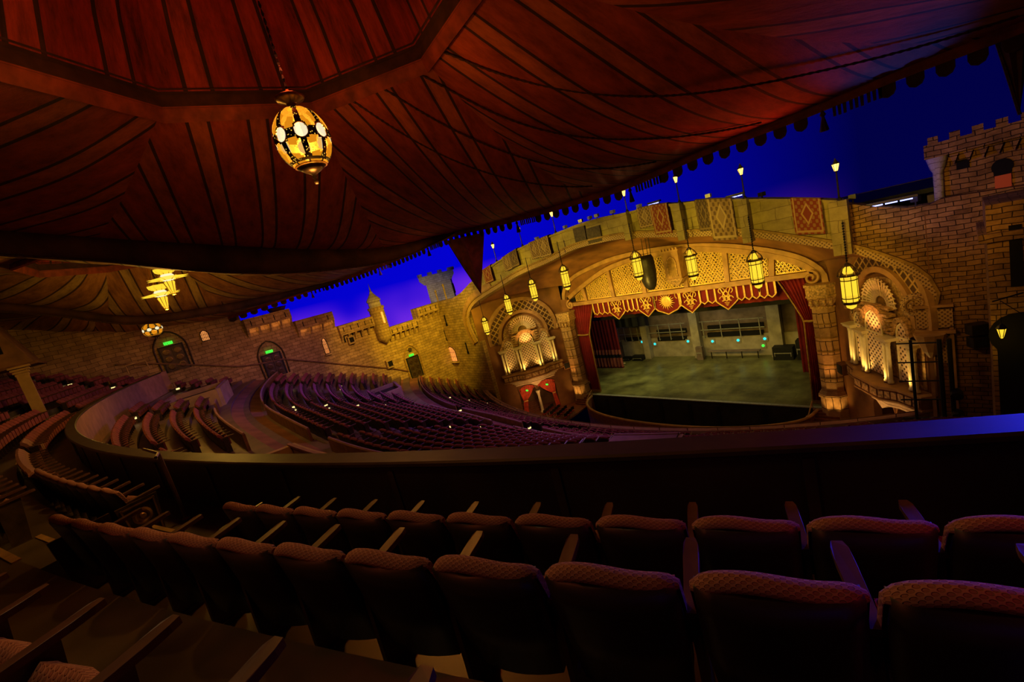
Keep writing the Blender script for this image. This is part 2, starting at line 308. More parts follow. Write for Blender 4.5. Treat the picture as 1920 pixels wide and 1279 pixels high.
# ------------------------------------------------------------------ mesh helpers
class MB:
    def __init__(s): s.v = []; s.f = []; s.uv = {}; s.mi = []; s.cur = 0
    def add(s, V, Fs, uvs=None):
        b = len(s.v); s.v += [tuple(v) for v in V]
        for k, f in enumerate(Fs):
            if uvs: s.uv[len(s.f)] = [uvs[i] for i in f]
            s.f.append(tuple(i+b for i in f)); s.mi.append(s.cur)
        return s
    def box(s, c, d, M=None):
        x, y, z = d[0]/2, d[1]/2, d[2]/2
        V = [Vector((a*x, e*y, g*z)) for g in (-1, 1) for a, e in ((-1, -1), (1, -1), (1, 1), (-1, 1))]
        if M is not None: V = [M @ (v+Vector(c)) for v in V]
        else: V = [v+Vector(c) for v in V]
        return s.add(V, [(3, 2, 1, 0), (4, 5, 6, 7), (0, 1, 5, 4), (1, 2, 6, 5), (2, 3, 7, 6), (3, 0, 4, 7)])
    def hexa(s, B, T):
        """4 bottom and 4 top corners"""
        return s.add(list(B)+list(T), [(3, 2, 1, 0), (4, 5, 6, 7), (0, 1, 5, 4), (1, 2, 6, 5), (2, 3, 7, 6), (3, 0, 4, 7)])
    def bar(s, a, b, w, h=None, up=(0, 0, 1)):
        a, b = Vector(a), Vector(b); d = (b-a); h = h or w
        if d.length < 1e-6: return s
        d.normalize(); u = Vector(up)
        if abs(d.dot(u)) > .98: u = Vector((1, 0, 0))
        r = d.cross(u).normalized(); u = r.cross(d)
        q = [(-1, -1), (1, -1), (1, 1), (-1, 1)]
        return s.hexa([a+r*(i*w/2)+u*(j*h/2) for i, j in q], [b+r*(i*w/2)+u*(j*h/2) for i, j in q])
    def tube(s, P, r, n=6, cap=True):
        P = [Vector(p) for p in P]; R = r if isinstance(r, (list, tuple)) else [r]*len(P)
        rings = []; pr = None
        for i, p in enumerate(P):
            d = (P[min(i+1, len(P)-1)]-P[max(i-1, 0)]).normalized()
            if pr is None: pr = d.orthogonal().normalized()
            pr = (pr-d*pr.dot(d)); pr = pr.normalized() if pr.length > 1e-5 else d.orthogonal().normalized()
            q = d.cross(pr); rings.append([p+(pr*cos(2*pi*k/n)+q*sin(2*pi*k/n))*R[i] for k in range(n)])
        return s.rings(rings, cap)
    def rings(s, rings, cap=True):
        n = len(rings[0]); V = [v for r in rings for v in r]; Fs = []
        for i in range(len(rings)-1):
            for k in range(n): Fs.append((i*n+k, i*n+(k+1) % n, (i+1)*n+(k+1) % n, (i+1)*n+k))
        if cap: Fs += [tuple(range(n))[::-1], tuple((len(rings)-1)*n+k for k in range(n))]
        return s.add(V, Fs)
    def lathe(s, prof, n=16, M=None, cap=True):
        R = [[Vector((r*cos(2*pi*k/n), r*sin(2*pi*k/n), z)) for k in range(n)] for r, z in prof]
        if M is not None: R = [[M @ v for v in r] for r in R]
        return s.rings(R, cap)
    def grid(s, rows, uvs=None, flip=False):
        n = len(rows[0]); V = [v for r in rows for v in r]; Fs = []
        for i in range(len(rows)-1):
            for k in range(n-1):
                f = (i*n+k, i*n+k+1, (i+1)*n+k+1, (i+1)*n+k); Fs.append(f[::-1] if flip else f)
        return s.add(V, Fs, [u for r in uvs for u in r] if uvs else None)
    def ribbon(s, top, bot, off):
        """solid slab between two matching polylines, off = thickness vector"""
        off = Vector(off); n = len(top)
        T, B = [Vector(p) for p in top], [Vector(p) for p in bot]
        V = T+B+[p+off for p in T]+[p+off for p in B]; Fs = []
        for i in range(n-1):
            Fs += [(i, i+1, n+i+1, n+i), (2*n+i+1, 2*n+i, 3*n+i, 3*n+i+1), (i+1, i, 2*n+i, 2*n+i+1), (n+i, n+i+1, 3*n+i+1, 3*n+i)]
        Fs += [(0, n, 3*n, 2*n), (n-1, 3*n-1, 4*n-1, 2*n-1)]
        return s.add(V, Fs)
    def prism(s, poly, off):
        off = Vector(off); P = [Vector(p) for p in poly]; n = len(P)
        return s.add(P+[p+off for p in P], [tuple(range(n)), tuple(range(2*n-1, n-1, -1))]+[((i+1) % n, i, n+i, n+(i+1) % n) for i in range(n)])
    def mesh(s, name, mats, smooth=False):
        me = bpy.data.meshes.new(name); me.from_pydata(s.v, [], s.f)
        ms = mats if isinstance(mats, (list, tuple)) else [mats]
        for m in ms: me.materials.append(MATS[m])
        if len(ms) > 1: me.polygons.foreach_set('material_index', s.mi)
        uv = me.uv_layers.new(name='UVMap'); me.update()
        for p in me.polygons:
            cu = s.uv.get(p.index)
            if cu:
                for li, c in zip(p.loop_indices, cu): uv.data[li].uv = c
                continue
            n = p.normal
            if abs(n.z) > .75:
                for li in p.loop_indices: v = me.vertices[me.loops[li].vertex_index].co; uv.data[li].uv = (v.x, v.y)
            else:
                t = Vector((-n.y, n.x, 0)); t = t.normalized() if t.length > 1e-6 else Vector((1, 0, 0))
                for li in p.loop_indices: v = me.vertices[me.loops[li].vertex_index].co; uv.data[li].uv = (v.dot(t), v.z)
        if smooth: me.polygons.foreach_set('use_smooth', [True]*len(me.polygons))
        return me
    def build(s, name, mats, parent=None, smooth=False):
        o = bpy.data.objects.new(name, s.mesh(name, mats, smooth)); COL.objects.link(o)
        if parent is not None: o.parent = parent
        return o
def tag(o, label=None, cat=None, group=None, kind=None):
    if label: o['label'] = label
    if cat: o['category'] = cat
    if group: o['group'] = group
    if kind: o['kind'] = kind
    return o
def thing(name, label, cat, loc=(0, 0, 0), rz=0, group=None):
    o = bpy.data.objects.new(name, None); COL.objects.link(o); o.location = loc; o.rotation_euler = (0, 0, rz); o.empty_display_size = .2
    return tag(o, label, cat, group)
def struct(name, mb, mats, smooth=False): return tag(mb.build(name, mats, None, smooth), kind='structure')
def copy_tree(root, loc, rz, label=None, group=None, scale=None):
    r = root.copy(); COL.objects.link(r); r.location = loc; r.rotation_euler = (0, 0, rz)
    if label: r['label'] = label
    if group: r['group'] = group
    if scale: r.scale = scale
    def rec(a, b):
        for ch in list(a.children):
            c = ch.copy(); COL.objects.link(c); c.parent = b; rec(ch, c)
    rec(root, r); return r
def lerp(a, b, t): return a+(b-a)*t
def interp(T, x):
    if x <= T[0][0]: return T[0][1]
    for (a, u), (b, v) in zip(T, T[1:]):
        if x <= b: return lerp(u, v, (x-a)/(b-a))
    return T[-1][1]
def smooth_interp(T, x):
    n = len(T)
    if x <= T[0][0]: return T[0][1]
    if x >= T[-1][0]: return T[-1][1]
    for i in range(n-1):
        if x <= T[i+1][0]: break
    def sl(j):
        a = max(j-1, 0); b = min(j+1, n-1); return (T[b][1]-T[a][1])/(T[b][0]-T[a][0])
    h = T[i+1][0]-T[i][0]; t = (x-T[i][0])/h
    return ((1+2*t)*(1-t)**2)*T[i][1]+t*(1-t)**2*h*sl(i)+t*t*(3-2*t)*T[i+1][1]+t*t*(t-1)*h*sl(i+1)
def arc(c, r, a0, a1, n): return [(c[0]+r*cos(lerp(a0, a1, i/n)), c[1]+r*sin(lerp(a0, a1, i/n))) for i in range(n+1)]
class Fr:
    """wall frame: P(s, z, d) runs s along the wall, z up, d out into the hall"""
    def __init__(f, o, u, n): f.o = Vector((o[0], o[1], 0)); f.u = Vector((u[0], u[1], 0)).normalized(); f.n = Vector((n[0], n[1], 0)).normalized()
    def P(f, s, z, d=0.): return f.o+f.u*s+f.n*d+Vector((0, 0, z))
    def M(f, s=0, z=0, d=0):
        p = f.P(s, z, d); return Matrix(((f.u.x, -f.n.x, 0, p.x), (f.u.y, -f.n.y, 0, p.y), (0, 0, 1, p.z), (0, 0, 0, 1)))
FRONT = Fr((0, -9), (1, 0), (0, -1)); STAGE = Fr((0, 0), (1, 0), (0, -1)); LWALL = Fr((-26, 0), (0, 1), (1, 0)); BACK = Fr((0, 14), (1, 0), (0, -1))
_T = ['twent', 'thirt', 'fort', 'fift', 'sixt', 'sevent', 'eight', 'ninet']
ORD = ['first', 'second', 'third', 'fourth', 'fifth', 'sixth', 'seventh', 'eighth', 'ninth', 'tenth', 'eleventh', 'twelfth', 'thirteenth', 'fourteenth', 'fifteenth', 'sixteenth', 'seventeenth', 'eighteenth', 'nineteenth', 'twentieth', 'twenty-first', 'twenty-second', 'twenty-third', 'twenty-fourth', 'twenty-fifth', 'twenty-sixth', 'twenty-seventh', 'twenty-eighth', 'twenty-ninth', 'thirtieth']
for _d in range(3, 10): ORD += [_T[_d-2]+'y-'+o for o in ORD[:9]]+([_T[_d-1]+'ieth'] if _d < 9 else [])
# ================================================================== SETTING
Z1 = lambda x, y: (840+x/2.906, 380+y/2.906)
TOPP = [Z1(190, 380), Z1(300, 310), Z1(400, 250), Z1(550, 190), Z1(700, 130), Z1(830, 90), Z1(960, 65), Z1(1150, 20), (1266, 385), (1320, 379), (1390, 377), (1480, 377), (1570, 380), (1640, 388), (1700, 390), (1745, 383), (1765, 372)]
TOP = [(-26, 16.35), (-22.5, 16.4), (-20.5, 16.9), (-18.6, 17.7)]
for p in TOPP:
    q = ay(*p, -9)
    if q.x > TOP[-1][0]+.3: TOP.append((q.x, q.z))
TOP.append((31, 16.2))
BOTP = [(897, 640), (886, 618), (880, 600), (883, 582), (895, 566), (935, 540), (974, 516), (1033, 490), (1077, 468), (1136, 453), (1184, 446), (1253, 444), (1285, 444), (1345, 442), (1409, 444), (1481, 454), (1574, 469), (1620, 480), (1661, 494), (1690, 504), (1708, 513), (1725, 527), (1736, 543), (1740, 560), (1733, 576)]
BOT = [(lambda q: (q.x, q.z))(ay(*p, -9)) for p in BOTP]
ARCHP = [(1060, 560), (1060, 545), (1075, 520), (1120, 495), (1160, 480), (1240, 464), (1330, 457), (1420, 463), (1500, 479), (1545, 505), (1553, 527)]
ARCH = [(lambda q: (q.x, q.z))(ay(*p, 0)) for p in ARCHP]
INNERP = [(1073, 560), (1096, 540), (1143, 507), (1200, 487), (1290, 472), (1360, 472), (1440, 482), (1500, 497), (1530, 516)]
INNER = [(lambda q: (q.x, q.z))(ay(*p, 0)) for p in INNERP]
def resample(P, n):
    L = [0]
    for a, b in zip(P, P[1:]): L.append(L[-1]+hypot(b[0]-a[0], b[1]-a[1]))
    X = [(l, p[0]) for l, p in zip(L, P)]; Y = [(l, p[1]) for l, p in zip(L, P)]
    return [(smooth_interp(X, L[-1]*i/n), smooth_interp(Y, L[-1]*i/n)) for i in range(n+1)]
def offset2(P, d):
    out = []
    for i, p in enumerate(P):
        a = P[max(i-1, 0)]; b = P[min(i+1, len(P)-1)]; dx, dz = b[0]-a[0], b[1]-a[1]; l = hypot(dx, dz) or 1
        out.append((p[0]-dz/l*d, p[1]+dx/l*d))
    return out
BOTS, ARCHS, INS = resample(BOT, 60), resample(ARCH, 48), resample(INNER, 48)
topz = lambda x: smooth_interp(TOP, x)
def band(fr, P, w0, w1, d0, d1, mb=None):
    """moulding following a curve drawn on a wall"""
    mb = mb or MB(); A, B = offset2(P, w0), offset2(P, w1)
    mb.ribbon([fr.P(s, z, d1) for s, z in B], [fr.P(s, z, d1) for s, z in A], fr.n*(d0-d1)); return mb

def front_wall():
    i0 = min(range(len(BOTS)), key=lambda i: abs(BOTS[i][0]+17.9)+(0 if i < 20 else 9)); i1 = min(range(len(BOTS)), key=lambda i: abs(BOTS[i][0]-16.0))
    th = Vector((0, 1.1, 0)); P = FRONT.P
    left = [(-26, 0)]+[(x, z) for x, z in TOP if x < BOTS[i0][0]-.2]+[(BOTS[i0][0], topz(BOTS[i0][0]))]+[BOTS[i] for i in range(i0, -1, -1)]+[(-19.1, BOTS[0][1]), (-19.1, 0)]
    struct('wall_left_front', MB().prism([P(s, z) for s, z in left], th), 'wall_stone')
    xs = [BOTS[i] for i in range(i0, i1+1)]
    mb = MB().ribbon([P(x, topz(x)) for x, z in xs], [P(x, z) for x, z in xs], th)
    struct('wall_bridge', mb, 'bridge_stone')
    x1 = BOTS[i1][0]
    right = [(x1, topz(x1))]+[(x, z) for x, z in TOP if x > x1+.2]+[(31, 0), (19.6, 0), (19.6, 10.4)]+[BOTS[i] for i in range(len(BOTS)-1, i1-1, -1)]
    struct('wall_right_front', MB().prism([P(s, z) for s, z in right], th), 'brick_stone')
    # coping on the bridge
    cp = MB(); q = [x for x, z in xs]
    cp.ribbon([P(x, topz(x)+.14, .16) for x in q], [P(x, topz(x)-.04, .16) for x in q], (0, 1.4, 0)); struct('trim_1', cp, 'bridge_stone')
    # carved moulding round the great arch
    mb = band(FRONT, BOTS, 0, .38, -.2, .16); struct('trim_2', mb, 'frieze')
    mb = band(FRONT, BOTS, .38, .52, -.2, .30); struct('trim_3', mb, 'gold_dark')
    mb = band(FRONT, BOTS[:i0+5], .52, 1.15, -.1, .10); struct('trim_4', mb, 'arch_band')
    # scroll at the right foot of the arch
    sc = MB(); c = ay(1716, 571, -9); pts = []
    for k in range(34): a = .2-k*.33; r = .62*(1-k/40); pts.append(FRONT.P(c.x+r*cos(a), c.z+r*sin(a), .12))
    sc.tube(pts, .11, 6); sc.lathe([(.64, 0), (.64, .15), (.5, .2)], 20, FRONT.M(c.x, c.z, -.1) @ Matrix.Rotation(pi/2, 4, 'X')); struct('trim_5', sc, 'frieze', True)
    # vaulted soffit between the bridge and the stage opening
    n = 44; rows, uvs = [], []
    A = [BOTS[int(round(lerp(5, 57, i/n)))] for i in range(n+1)]; B = [ARCHS[int(round(lerp(3, 45, i/n)))] for i in range(n+1)]
    for j in range(9):
        t = j/8; row = []; uu = []
        for i in range(n+1):
            z = lerp(A[i][1], B[i][1], t)+.55*sin(pi*t); row.append((lerp(A[i][0], B[i][0], t), lerp(-8.0, 0, t), z)); uu.append((i*.6, j*1.1))
        rows.append(row); uvs.append(uu)
    struct('ceiling_1', MB().grid(rows, uvs), 'plaster_brown', True)
    top = MB().grid([[(p[0], -8, 22.) for p in A], [(p[0], -8.02, a[1]) for p, a in zip(A, A)]]) if False else None
    # wall of the stage opening
    o2 = offset2(ARCHS, -.02)
    mb = MB(); up = [(x*1.0, 19.0) for x, z in ARCHS]
    mb.ribbon([STAGE.P(x, max(z, 15.9 if 1 else z)+.0 if False else z+3.0) for x, z in ARCHS], [STAGE.P(x, z) for x, z in ARCHS], (0, .5, 0)); struct('wall_stage_arch', mb, 'plaster_brown')
    # jambs beside the opening
    for s, n_ in ((-1, 'wall_left_jamb'), (1, 'wall_right_jamb')):
        mb = MB(); mb.hexa([(s*12.35, -.1, 0), (s*14.0, -.1, 0), (s*14.0, .8, 0), (s*12.35, .8, 0)], [(s*12.35, -.1, 13), (s*14.0, -.1, 13), (s*14.0, .8, 13), (s*12.35, .8, 13)]); struct(n_, mb, 'plaster_brown')
front_wall()

# splayed organ walls ------------------------------------------------
def splay(s): return Fr((s*13.3, 0), (s*.5672, -.8236), (-s*.8236, -.5672))
SPL = {-1: splay(-1), 1: splay(1)}; SLEN = 10.95
def splay_wall(side):
    f = SPL[side]; sc = 5.6 if side < 0 else 7.0
    mb = MB(); lo, hi = (2.6, 0), (SLEN, 4.2)
    # the left wall has the draped passage cut in it
    def q(s0, s1, z0, z1, d=0, th=.5): mb.hexa([f.P(s0, z0, d), f.P(s1, z0, d), f.P(s1, z0, d-th), f.P(s0, z0, d-th)], [f.P(s0, z1, d), f.P(s1, z1, d), f.P(s1, z1, d-th), f.P(s0, z1, d-th)])
    a, b = sc-2.45, sc+2.3
    q(0, a, 0, 16.2); q(b, SLEN, 0, 16.2); q(a, b, 4.25, 16.2)
    for c in (sc-1.25, sc+1.2):     # pointed heads of the two openings
        pts = [(c-1.2, 4.25), (c+1.2, 4.25), (c+1.2, 3.0), (c+.95, 3.6), (c+.5, 4.0), (c, 4.2), (c-.5, 4.0), (c-.95, 3.6), (c-1.2, 3.0)]
        mb.prism([f.P(s, z, 0) for s, z in pts], f.n*-.4)
    struct('wall_%s_splay' % ('left' if side < 0 else 'right'), mb, 'plaster_brown')
    # passage behind the openings
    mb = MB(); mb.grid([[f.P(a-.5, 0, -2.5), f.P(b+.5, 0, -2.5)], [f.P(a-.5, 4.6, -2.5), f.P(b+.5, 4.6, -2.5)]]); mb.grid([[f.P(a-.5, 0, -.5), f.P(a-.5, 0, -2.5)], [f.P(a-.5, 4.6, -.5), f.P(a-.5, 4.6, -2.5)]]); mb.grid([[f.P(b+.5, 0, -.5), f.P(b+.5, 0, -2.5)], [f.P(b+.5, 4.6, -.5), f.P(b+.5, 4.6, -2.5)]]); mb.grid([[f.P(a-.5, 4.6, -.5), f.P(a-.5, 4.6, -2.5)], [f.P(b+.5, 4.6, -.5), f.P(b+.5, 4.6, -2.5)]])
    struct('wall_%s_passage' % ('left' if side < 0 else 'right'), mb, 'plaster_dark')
    # diamond lattice over the organ, framed between two arch rings
    n = 26; out, inn = [], []
    for i in range(n+1):
        a_ = lerp(-.12, pi+.12, i/n)
        out.append((sc+4.05*cos(a_)*(1.0), 10.3+4.1*sin(a_)**.9 if sin(a_) > 0 else 10.3+4.1*sin(a_))); inn.append((sc+2.75*cos(a_), 10.1+2.75*sin(a_)))
    mb = MB().ribbon([f.P(s, z, .10) for s, z in out], [f.P(s, z, .10) for s, z in inn], f.n*-.1)
    struct('trim_%d' % (6 if side < 0 else 7), mb, 'diamond')
    mb = MB(); band(f, inn, -.35, .02, 0, .32, mb); band(f, out, -.3, .1, 0, .3, mb); struct('trim_%d' % (8 if side < 0 else 9), mb, 'arch_band')
for s in (-1, 1): splay_wall(s)

def organ(side):
    f = SPL[side]; c = 5.6 if side < 0 else 7.0; where = 'left' if side < 0 else 'right'
    T = thing('organ_screen', 'gilded pierced organ screen with shell top and twin columns, %s of the stage' % where, 'organ screen', f.P(c, 5.9, .3), 0, None)
    T.matrix_world = f.M(c, 0, 0)
    g = Fr((0, 0), (1, 0), (0, -1)); P = g.P
    # recessed dark back
    b = MB(); b.prism([P(s, z, .06) for s, z in [(-3.2, 6)]+[(3.2, 6), (3.2, 9.1)]+[(2.45*cos(a), 10.2+2.3*sin(a)) for a in [i*pi/16 for i in range(17)]]+[(-3.2, 9.1)]], g.n*-.04); b.build('back_panel', 'carved', T)
    # shell fan
    fan = MB()
    for i in range(19):
        a = lerp(.02, pi-.02, i/18); r0, r1 = .55, 1.62
        fan.bar(P(r0*cos(a), 10.75+r0*sin(a), .22), P(r1*cos(a), 10.75+r1*sin(a), .42), .07, .12)
        fan.lathe([(.01, -.08), (.09, 0), (.01, .08)], 6, Matrix.Translation(P(1.7*cos(a), 10.75+1.7*sin(a), .42)))
    for r, d in ((.6, .24), (.95, .30), (1.3, .36), (1.62, .42)): fan.tube([P(r*cos(i*pi/20), 10.75+r*sin(i*pi/20), d) for i in range(21)], .035, 5)
    fan.build('shell_fan', 'cream', T)
    shell = MB(); R = [[P(r*cos(i*pi/20), 10.75+r*sin(i*pi/20), d) for i in range(21)] for r, d in ((.05, .1), (.6, .14), (1.1, .22), (1.6, .34))]; shell.grid(R); shell.build('shell_bowl', 'gold_dark', T, True)
    # three pierced screens, each a pointed head over a rectangle
    for sx, w, z1_, mname in ((-2.2, 1.05, 10.0, 'screen'), (0, 1.7, 10.55, 'screen'), (2.2, 1.05, 10.0, 'screen')):
        d = .75 if sx == 0 else .45; h = w/2; zz = 9.05
        head = [(sx+h, 6.25), (sx+h, zz), (sx+h*.98, zz+(z1_-zz)*.35), (sx+h*.7, zz+(z1_-zz)*.75), (sx, z1_), (sx-h*.7, zz+(z1_-zz)*.75), (sx-h*.98, zz+(z1_-zz)*.35), (sx-h, zz), (sx-h, 6.25)]
        m = MB().prism([P(s, z, d) for s, z in head], g.n*-.08); pn = m.build('pierced_panel', mname, T)
        fr_ = MB().tube([P(s, z, d+.03) for s, z in head], .05, 5); fr_.bar(P(sx-h, zz, d+.04), P(sx+h, zz, d+.04), .09); fr_.build('panel_frame', 'column_cream', pn)
    # arcade over the columns: stepped corbel arches
    m = MB()
    for k in range(5):
        z = 9.15+k*.28; wd = 3.1-k*.12
        for s0, s1 in ((-1.62+.0*k, -1.0+.05*k), (1.0-.05*k, 1.62)):
            m.hexa([P(s0, z, .4), P(s1, z, .4), P(s1, z, .7+.04*k), P(s0, z, .7+.04*k)], [P(s0, z+.18, .4), P(s1, z+.18, .4), P(s1, z+.18, .74+.04*k), P(s0, z+.18, .74+.04*k)])
    arc_ = [(1.28*cos(a), 9.4+1.35*sin(a)) for a in [i*pi/14 for i in range(15)]]; band(g, arc_, -.12, .25, .4, .86, m)
    for sx in (-2.2, 2.2): band(g, [(sx+.72*cos(a), 9.3+.95*sin(a)) for a in [i*pi/12 for i in range(13)]], -.1, .18, .3, .62, m)
    m.box(P(0, 10.72, .55), (3.0, .3, .14)); m.build('corbelled_arcade', 'carved', T)
    # twin columns with a shared capital
    for s in (-3.05, -1.2, 1.2, 3.05):
        for ds in (-.19, .19):
            q = MB().lathe([(.17, 6.0), (.17, 6.12), (.12, 6.2), (.125, 6.4), (.115, 8.4), (.15, 8.5), (.13, 8.55), (.2, 8.74)], 10, Matrix.Translation(P(s+ds, 0, .85 if abs(s) < 2 else .6))); q.build('column', 'column_cream', T, True)
        q = MB().box(P(s, 8.84, .8 if abs(s) < 2 else .58), (.95, .62, .14)); q.box(P(s, 8.95, .8 if abs(s) < 2 else .58), (1.08, .75, .08)); q.build('capital', 'column_cream', T)
    # balcony: front bows outwards, panelled, with corbel mouldings below
    plan = [(-3.75, .05), (-3.75, .75), (-2.2, 1.0), (-1.3, 1.55), (1.3, 1.55), (2.2, 1.0), (3.75, .75), (3.75, .05)]
    B = MB().prism([P(s, 5.05, d) for s, d in plan], (0, 0, .72)); bal = B.build('balcony_front', 'plaster_brown', T)
    t = MB().prism([P(s*1.03, 5.77, d*1.06) for s, d in plan], (0, 0, .16)); t.prism([P(s*1.02, 4.98, d*1.04) for s, d in plan], (0, 0, .10)); t.build('balcony_rail', 'arch_band', bal)
    pn = MB()
    for (a0, a1) in zip(plan[1:-2], plan[2:-1]):
        for k in range(3):
            u0, u1 = (k+.12)/3, (k+.88)/3
            p0 = P(lerp(a0[0], a1[0], u0), 5.2, lerp(a0[1], a1[1], u0)+.03); p1 = P(lerp(a0[0], a1[0], u1), 5.2, lerp(a0[1], a1[1], u1)+.03); pn.hexa([p0, p1, p1+g.n*.04, p0+g.n*.04], [v+Vector((0, 0, .45)) for v in (p0, p1, p1+g.n*.04, p0+g.n*.04)])
    pn.build('balcony_panel', 'carved', bal)
    cm = MB()
    for k, (sc_, z) in enumerate(((.86, 4.78), (.80, 4.60), (.74, 4.42), (.70, 4.22))): cm.prism([P(s*sc_*.95, z, d*sc_*.8+.0) for s, d in plan], (0, 0, .13))
    cm.prism([P(s, z, .75) for s, z in ((-.9, 4.3), (.9, 4.3), (.35, 3.95), (0, 3.72), (-.35, 3.95))], g.n*-.6); cm.build('corbel_moulding', 'cream', T)
    # little column between the two passages
    q = MB().lathe([(.28, 0.0), (.28, .15), (.17, .25), (.19, .6), (.15, 2.3), (.2, 2.4), (.16, 2.45), (.28, 2.8), (.3, 2.9)], 12, Matrix.Translation(P(-.03, 0, .1))); q.build('passage_column', 'column_cream', T, True)
    # uplights standing on the balcony behind the columns
    for s in (-2.95, -1.0, 1.0, 2.95):
        o = lamp('organ_uplight', 'SPOT', f.P(c+s, 6.0, 1.25), 140, (1, .60, .14), .12, f.P(c+s*.9, 9.0, .45), 100, .9)
    lamp('organ_uplight', 'SPOT', f.P(c, 9.0, 1.9), 300, (1, .42, .10), .15, f.P(c, 11.4, .2), 90, .9)
    lamp('passage_fill', 'SPOT', f.P(c, 5.0, 6.5), 420, (1, .5, .2), .3, f.P(c, 1.4, 0), 75, .9)  # unseen spot added to lift the dim zone under the balcony
    lamp('organ_uplight', 'SPOT', f.P(c, 1.0, 4.6), 420, (1, .5, .14), .3, f.P(c, 4.6, .3), 80, .9)
organ(-1); organ(1)

def drapes():
    f = SPL[-1]; c = 5.6
    for lab, s0, s1, g0, g1, b0, b1, zb in (('red gathered drape tied open in the left passage arch', c+.25, c+2.2, c+1.45, c+2.0, c+1.7, c+2.35, .35), ('red gathered drape tied open in the passage arch nearer the stage', c-.15, c-2.35, c-1.75, c-2.2, c-1.85, c-2.45, .2)):
        m = MB(); rows = []
        for j in range(15):
            t = j/14; z = lerp(3.95, zb, t)
            if t < .5: a, b = lerp(s0, g0, (t/.5)**1.6), lerp(s1, g1, (t/.5)**2)
            else: a, b = lerp(g0, b0, (t-.5)/.5), lerp(g1, b1, (t-.5)/.5)
            rows.append([f.P(lerp(a, b, i/24), z-(.35*(abs(lerp(-1, 1, i/24))**2) if t < .1 else 0), .12+.06*sin(i*1.9)) for i in range(25)])
        m.grid(rows); o = m.build('passage_drape', 'drape_orange', None, True); tag(o, lab, 'drape', 'passage drapes')
        band_ = MB().tube([f.P(lerp(g0, g1, i/6), 2.05, .24) for i in range(7)], .07, 6); band_.build('tieback', 'gold', o)
    for s, lab in ((c+1.3, 'small green exit sign over the left draped passage'), (c-1.3, 'small green exit sign over the draped passage nearer the stage')):
        o = MB().box(f.P(s, 3.35, .32), (.32, .08, .16)).build('exit_sign', 'exit_green'); tag(o, lab, 'exit sign', 'passage exit signs')
    # stairs glimpsed behind the left drape
    m = MB()
    for k in range(6): m.hexa([f.P(c-.2, k*.17, -.7-k*.28), f.P(c+2.2, k*.17, -.7-k*.28), f.P(c+2.2, k*.17, -2.4), f.P(c-.2, k*.17, -2.4)], [f.P(c-.2, k*.17+.17, -.7-k*.28), f.P(c+2.2, k*.17+.17, -.7-k*.28), f.P(c+2.2, k*.17+.17, -2.4), f.P(c-.2, k*.17+.17, -2.4)])
    tag(m.build('passage_stair', 'stair_wood'), 'short stair seen inside the left draped passage', 'stair')
    lamp('passage_light', 'POINT', f.P(c+1, 2.8, -1.2), 10, (1, .7, .3), .1)
drapes()
def small_speakers():
    for f, s, z, d, lab in ((SPL[-1], 1.35, 5.0, .35, 'small square speaker on the wall right of the left organ screen'), (SPL[1], 2.1, 5.0, .5, 'small square speaker on the wall beside the right organ balcony')):
        t = thing('wall_speaker', lab, 'speaker'); t.matrix_world = f.M(s, z, d)
        MB().box((0, 0, 0), (.85, .55, .85)).build('cabinet', 'plaster_brown', t); MB().box((0, -.29, 0), (.68, .04, .68)).build('grille', 'black', t); MB().bar((0, .2, 0), (0, .55, 0), .1).build('bracket', 'dark_metal', t)
small_speakers()

